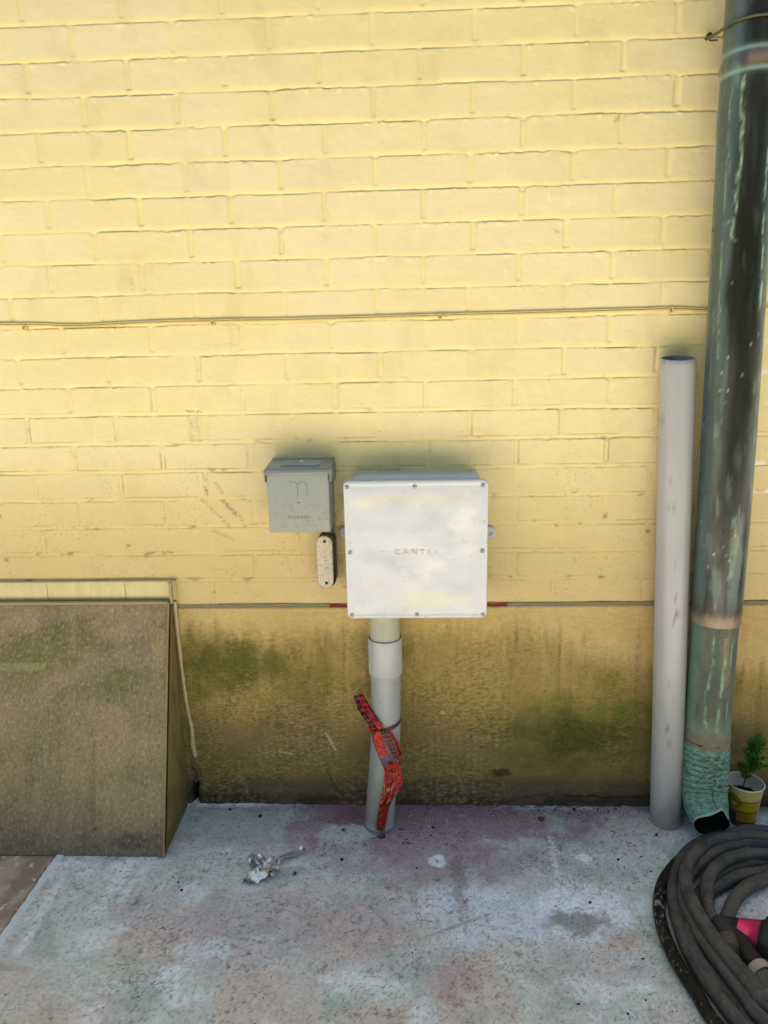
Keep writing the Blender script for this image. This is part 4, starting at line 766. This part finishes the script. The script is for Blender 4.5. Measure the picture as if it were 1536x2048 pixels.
p2 = pt(1170, 1600, .031); tt = np.linspace(0, 1, 8); P = sweep(p1+(p2-p1)*tt[:, None], [.0185, .0205, .0207, .0203, .0206, .0204, .0207, .0185], 32); link('beige_band', grid(P, np.ones(P.shape)*srgb('B8AC94', .7), cv=True), M['trim'], hf)
p3 = pt(1260, 1760, .028); P = sweep(cr([p2, p3, np.array([1.60, -.52, .02]), np.array([1.78, -.58, .018])], 10), .0158, 24); link('outlet_hose', grid(P, rubber(P, 560, '4A4C4C'), cv=True), M['hose'], hf)

# ------------------------------------------------------------------ cup and seedling
cu = thing('paper_cup', 'yellow paper cup with black stripes standing behind the downspout mouth', 'cup', (1.578, -.062, 0))
cxp, cyp = 1.5765, -.062; hC, rb, rt = .105, .0295, .0415
h = np.linspace(0, 1, 90); P = lathe(np.stack([rb+(rt-rb)*h, .001+h*hC], -1), (cxp, cyp, 0), 160); a = np.arctan2(P[..., 1]-cyp, P[..., 0]-cxp)+np.pi/2; hh = h[:, None]+0*a
C = np.ones(P.shape)*srgb('D8C48A', .8); C = mix(C, srgb('D2A62A', .8), (hh < .70).astype(float)); C = mix(C, srgb('C08A22', .75), (hh < .42).astype(float)); C = mix(C, srgb('8A4428', .6), (hh < .14).astype(float))
for l in (.70, .42, .14): C = mix(C, srgb('1E1418', .5), (np.abs(hh-l) < .014).astype(float))
ad = (a+1.05)*.036; zd = (hh-.66)*hC; r = np.hypot(ad, zd); C = mix(C, srgb('C89A20', .75), (r < .017).astype(float)); C = mix(C, srgb('1E1418', .5), ((r > .0155) & (r < .0172)).astype(float))
C = mix(C, srgb('3A2410', .5), ((np.abs(zd-.004+ad*.5) < .0015) & (r < .012)).astype(float)); C = mix(C, srgb('D8D0C0', .8), ((np.abs(ad) < .004) & (np.abs(zd+.007) < .004)).astype(float))
blkm = (a < -.86) & (a > -1.9) & (hh < .36) & (hh > .04); C = mix(C, srgb('1C1620', .5), blkm.astype(float)); tx = blkm & (np.sin(a*42) > -.1) & (np.sin(hh*70) > -.1) & (hh < .3) & (hh > .10) & (a < -.92); C = mix(C, srgb('5A5A70', .6), tx.astype(float)*.8)
link('cup_wall', grid(P, C, cv=True), M['paper'], cu)
P = lathe([(rt-.0008, 0), (rt+.0012, .0005), (rt+.002, .0018), (rt+.0012, .0032), (rt-.0004, .0034), (rt-.0016, .002), (rt-.0016, -.004), (.0293, -.085), (.00001, -.085)], (cxp, cyp, hC), 64)
link('cup_rim', grid(P, np.ones(P.shape)*srgb('DCDAD2', .85), cv=True), M['paper'], cu)
r = np.linspace(.0372, .0001, 14); P = lathe(np.stack([r, 0*r], -1), (cxp, cyp, .072), 48); P[..., 2] += .003*fbm(P[..., 0]*90, P[..., 1]*90, 3, 5); link('soil', grid(P, np.ones(P.shape)*.02, cv=True), M['soil'], cu)
sd = thing('potted_seedling', 'small feathery green conifer seedling growing in the yellow paper cup', 'plant', (1.575, -.06, .07))
rng = random.Random(4)
stem = cr([(1.572, -.062, .070), (1.574, -.062, .105), (1.585, -.060, .14), (1.592, -.058, .175), (1.596, -.056, .205)], 8); P = sweep(stem, np.linspace(.0016, .0005, len(stem)), 7); parts = []
v, f = gq(P, cv=True); parts.append((v, f, srgb('2E2A1E', .5)))
LV = []; LF = []; LC = []
def leaf(p, d, L, w, c):
    d = d/np.linalg.norm(d); s = np.cross(d, [rng.uniform(-1, 1), rng.uniform(-1, 1), rng.uniform(-1, 1)]); s /= np.linalg.norm(s)+1e-9; o = len(LV)
    for q in (p, p+d*L*.5+s*w, p+d*L, p+d*L*.5-s*w): LV.append(q)
    LF.append((o, o+1, o+2, o+3)); [LC.append(c) for _ in range(4)]
brs = [(stem[-1], np.array([.1, -.1, 1.]), .02)]
for i in range(80):
    t = rng.uniform(.32, 1); p = stem[int(t*(len(stem)-1))]; an = rng.uniform(0, 6.28); brs.append((p, np.array([math.cos(an), math.sin(an)*.8, rng.uniform(.2, 1.1)]), rng.uniform(.014, .034)*(1.15-.5*t)))
for x in (0, .004, -.004): brs.append((stem[len(stem)//2], np.array([1., -.1+x*10, .22]), .052))
for p, d, L in brs:
    d = d/np.linalg.norm(d); sh = rng.uniform(.6, 1.5); tw = [p+d*L*s+np.array([0, 0, .006])*s*s for s in np.linspace(0, 1, 7)]; v, f = gq(sweep(np.array(tw), .0004, 5), cv=True); parts.append((v, f, srgb('3C4A22', .5)))
    for q in tw[1:]:
        for _ in range(14):
            dd = d+np.array([rng.gauss(0, .6), rng.gauss(0, .6), rng.gauss(0, .5)]); leaf(q+d*rng.uniform(-.003, .003), dd, rng.uniform(.004, .009), rng.uniform(.0006, .0011), srgb('5EA030' if rng.random() < .55 else '2E6426', .6)*sh)
link('stem', mesh_np('stem', *join(parts)), M['leaf'], sd); link('foliage', mesh_np('foliage', LV, LF, LC), M['leaf'], sd, smooth=False)

# ------------------------------------------------------------------ crumpled foil strip
fo = thing('crumpled_foil', 'crumpled strip of silver foil lying on the concrete left of the conduit', 'litter', (.46, -.24, 0))
rs = np.random.RandomState(12)
def crumple(name, ctr, wid, zc, seed, nv=7):
    rs = np.random.RandomState(seed); c = cr([Gp(*p, z) for p, z in zip(ctr, zc)], 5); n = len(c); wd = 1.25*np.interp(np.linspace(0, 1, n), np.linspace(0, 1, len(wid)), wid)
    T = np.gradient(c, axis=0); T /= np.linalg.norm(T, axis=1)[:, None]; Sd = np.cross(T, [0, 0, 1]); Sd /= np.linalg.norm(Sd, axis=1)[:, None]
    ang = np.cumsum(rs.normal(0, .35, n)); v = np.linspace(-.5, .5, nv); P = np.zeros((n, nv, 3))
    for i in range(n):
        a = .8*math.sin(ang[i]); dv = Sd[i]*math.cos(a)+np.array([0, 0, 1])*math.sin(a); P[i] = c[i]+dv*wd[i]*v[:, None]; P[i, :, 2] += wd[i]*.45*rs.normal(0, .2, nv)+wd[i]*.25*np.abs(np.sin(v*7+i))
    P[..., :2] += rs.normal(0, .0012, (n, nv, 2)); P[..., 2] = np.maximum(P[..., 2], .0015+rs.uniform(0, .001, (n, nv)))
    C = np.ones(P.shape)*srgb('D8DEE6', .9); a, f = gq(P); b = a-[0, 0, .0005]
    o = link(name, mesh_np(name, *join([(a, f, C), (b, f[:, ::-1], C)])), M['foil'], fo, smooth=False)
crumple('foil_fold', [(484, 1762), (500, 1756), (517, 1752), (534, 1741), (548, 1726), (556, 1719)], [.012, .020, .024, .024, .020, .012], [.004, .008, .010, .012, .012, .010], 3)
crumple('foil_fold', [(504, 1712), (511, 1720), (521, 1731), (531, 1742)], [.016, .026, .020, .012], [.008, .018, .018, .012], 8)
crumple('foil_fold', [(520, 1710), (527, 1722), (531, 1734)], [.012, .016, .010], [.010, .016, .010], 18)
crumple('foil_fold', [(546, 1738), (549, 1746), (552, 1752)], [.022, .016, .004], [.008, .006, .003], 15)
crumple('foil_fold', [(550, 1722), (560, 1716), (575, 1710), (590, 1706), (602, 1701), (611, 1695)], [.010, .012, .010, .011, .011, .006], [.010, .012, .010, .010, .010, .008], 5, 5)

# ------------------------------------------------------------------ chips and grit
import itertools
ico = []
def rockverts(r, seed, sq=.6):
    rs = np.random.RandomState(seed); pts = []
    for th in np.linspace(.25, math.pi-.25, 5):
        for ph in np.linspace(0, 2*math.pi, 7, endpoint=False):
            k = r*(1+rs.uniform(-.28, .22)); pts.append((k*math.sin(th)*math.cos(ph), k*math.sin(th)*math.sin(ph)*.8, k*math.cos(th)*sq))
    V = np.array(pts); F = [(i*7+j, i*7+(j+1) % 7, (i+1)*7+(j+1) % 7, (i+1)*7+j) for i in range(4) for j in range(7)]
    V = np.vstack([V, [[0, 0, r*sq]], [[0, 0, -r*sq]]]); F += [(35, (j+1) % 7, j, j) for j in ()]
    T = [(35, (j+1) % 7, j) for j in range(7)]+[(36, 28+j, 28+(j+1) % 7) for j in range(7)]
    F4 = F+[(a, b, c, c) for a, b, c in ()]; return V, F, T
def rock(name, px, py, r, c, label, cat, group=None, seed=1):
    V, F, T = rockverts(r, seed); p = Gp(px, py); V = V@np.array([[math.cos(seed), -math.sin(seed), 0], [math.sin(seed), math.cos(seed), 0], [0, 0, 1]])+np.array([0, 0, r*.45])
    me = bpy.data.meshes.new(name); me.from_pydata(V.tolist(), [], F+T); a = me.color_attributes.new('Col', 'FLOAT_COLOR', 'POINT'); a.data.foreach_set('color', np.tile([*c, 1], len(V)))
    o = link(name, me, M['chip'], None, smooth=False); o.location = (p[0], p[1], 0); tag(o, label, cat, group); return o
G1 = 'loose chips scattered on the concrete'
rock('brick_chip', 764, 1675, .0095, srgb('6E4648', .6), 'flat reddish brick chip lying against the foot of the conduit', 'chip', G1, 3)
rock('brick_chip', 520, 1634, .0062, srgb('5A3C34', .6), 'rust brown chip lying left of the pale round spot near the wall foot', 'chip', G1, 4)
rock('brick_chip', 686, 1661, .0050, srgb('6A4A44', .6), 'small brown chip lying on the pale round spot left of the conduit', 'chip', G1, 5)
rock('brick_chip', 460, 1620, .0048, srgb('5E4A44', .6), 'brown chip close to the wall foot right of the sloping cover', 'chip', G1, 6)
rock('brick_chip', 684, 1720, .0044, srgb('7A4444', .6), 'reddish chip on open concrete below the pale round spot', 'chip', G1, 7)
rock('brick_chip', 590, 1748, .0046, srgb('4E3C38', .6), 'dark squarish chip just right of the crumpled foil', 'chip', G1, 8)
rock('brick_chip', 363, 1781, .0034, srgb('54383A', .6), 'small dark red chip on open concrete below the sloping cover', 'chip', G1, 9)
rock('brick_chip', 1082, 1640, .0075, srgb('6A4C50', .6), 'mauve stone chip, largest of those by the wall foot between the two grey pipes', 'chip', G1, 10)
rock('brick_chip', 1148, 1621, .0060, srgb('604648', .6), 'dark mauve chip second largest by the wall foot between the two grey pipes', 'chip', G1, 11)
rock('brick_chip', 866, 1656, .0038, srgb('262220', .6), 'tiny black pebble on the combed mauve concrete right of the conduit', 'chip', G1, 12)
rock('brick_chip', 1236, 1720, .0040, srgb('4A3638', .6), 'small dark chip on open concrete left of the leaning pipe foot', 'chip', G1, 13)
rock('brick_chip', 1313, 1671, .0042, srgb('42383A', .6), 'dark chip lying just in front of the leaning pipe', 'chip', G1, 14)
rock('brick_chip', 1248, 1708, .0042, srgb('C8C4BC', .8), 'small whitish chip left of the hose coil', 'chip', G1, 15)
rock('brick_chip', 1180, 1806, .0042, srgb('4C4240', .6), 'dark chip lying on the bluish white paint patch', 'chip', G1, 16)
V = []; F = []; C = []
rng = random.Random(8)
def grit(x, y, r, c):
    o = len(V); h = r*rng.uniform(.5, 1.1); a0 = rng.uniform(0, 6.28); L = rng.uniform(.8, 2.0)
    for zz, s in ((0, 1.0), (h, .6)):
        for k in range(4):
            a = a0+k*math.pi/2+rng.uniform(-.3, .3); dx, dy = r*s*L*math.cos(a), r*s*math.sin(a)/1.1; V.append((x+dx, y+dy, zz+.0006)); C.append(c)
    F.extend([(o+k, o+(k+1) % 4, o+4+(k+1) % 4, o+4+k) for k in range(4)]+[(o+4, o+5, o+6, o+7)])
cols = [srgb('6A4C50', .6), srgb('3A3432', .6), srgb('8A8480', .7), srgb('D4D0C8', .85), srgb('5C4A3C', .6), srgb('22201E', .6)]
for i in range(1500):
    q = rng.random()
    if q < .34: x, y = rng.gauss(1.10, .12), -abs(rng.gauss(.0, .022))-.006
    elif q < .46: x, y = rng.uniform(.24, 1.45), -abs(rng.gauss(0, .02))-.006
    elif q < .56: x, y = rng.gauss(.73, .05), rng.gauss(-.135, .025)
    elif q < .68: x, y = rng.gauss(1.27, .06), rng.gauss(-.15, .05)
    else: x, y = rng.uniform(-.1, 1.45), rng.uniform(-.68, -.02)
    if x < .215 and y > -.205: continue
    grit(x, y, min(.0026, .0005+abs(rng.gauss(0, .0006))), cols[rng.choice([0, 1, 1, 2, 3, 4, 5, 5])])
o = link('grit', mesh_np('grit', V, F, C), M['chip'], None, smooth=False)
tag(o, 'fine grit and crumbs scattered over the concrete and along the wall foot', 'grit', kind='stuff')
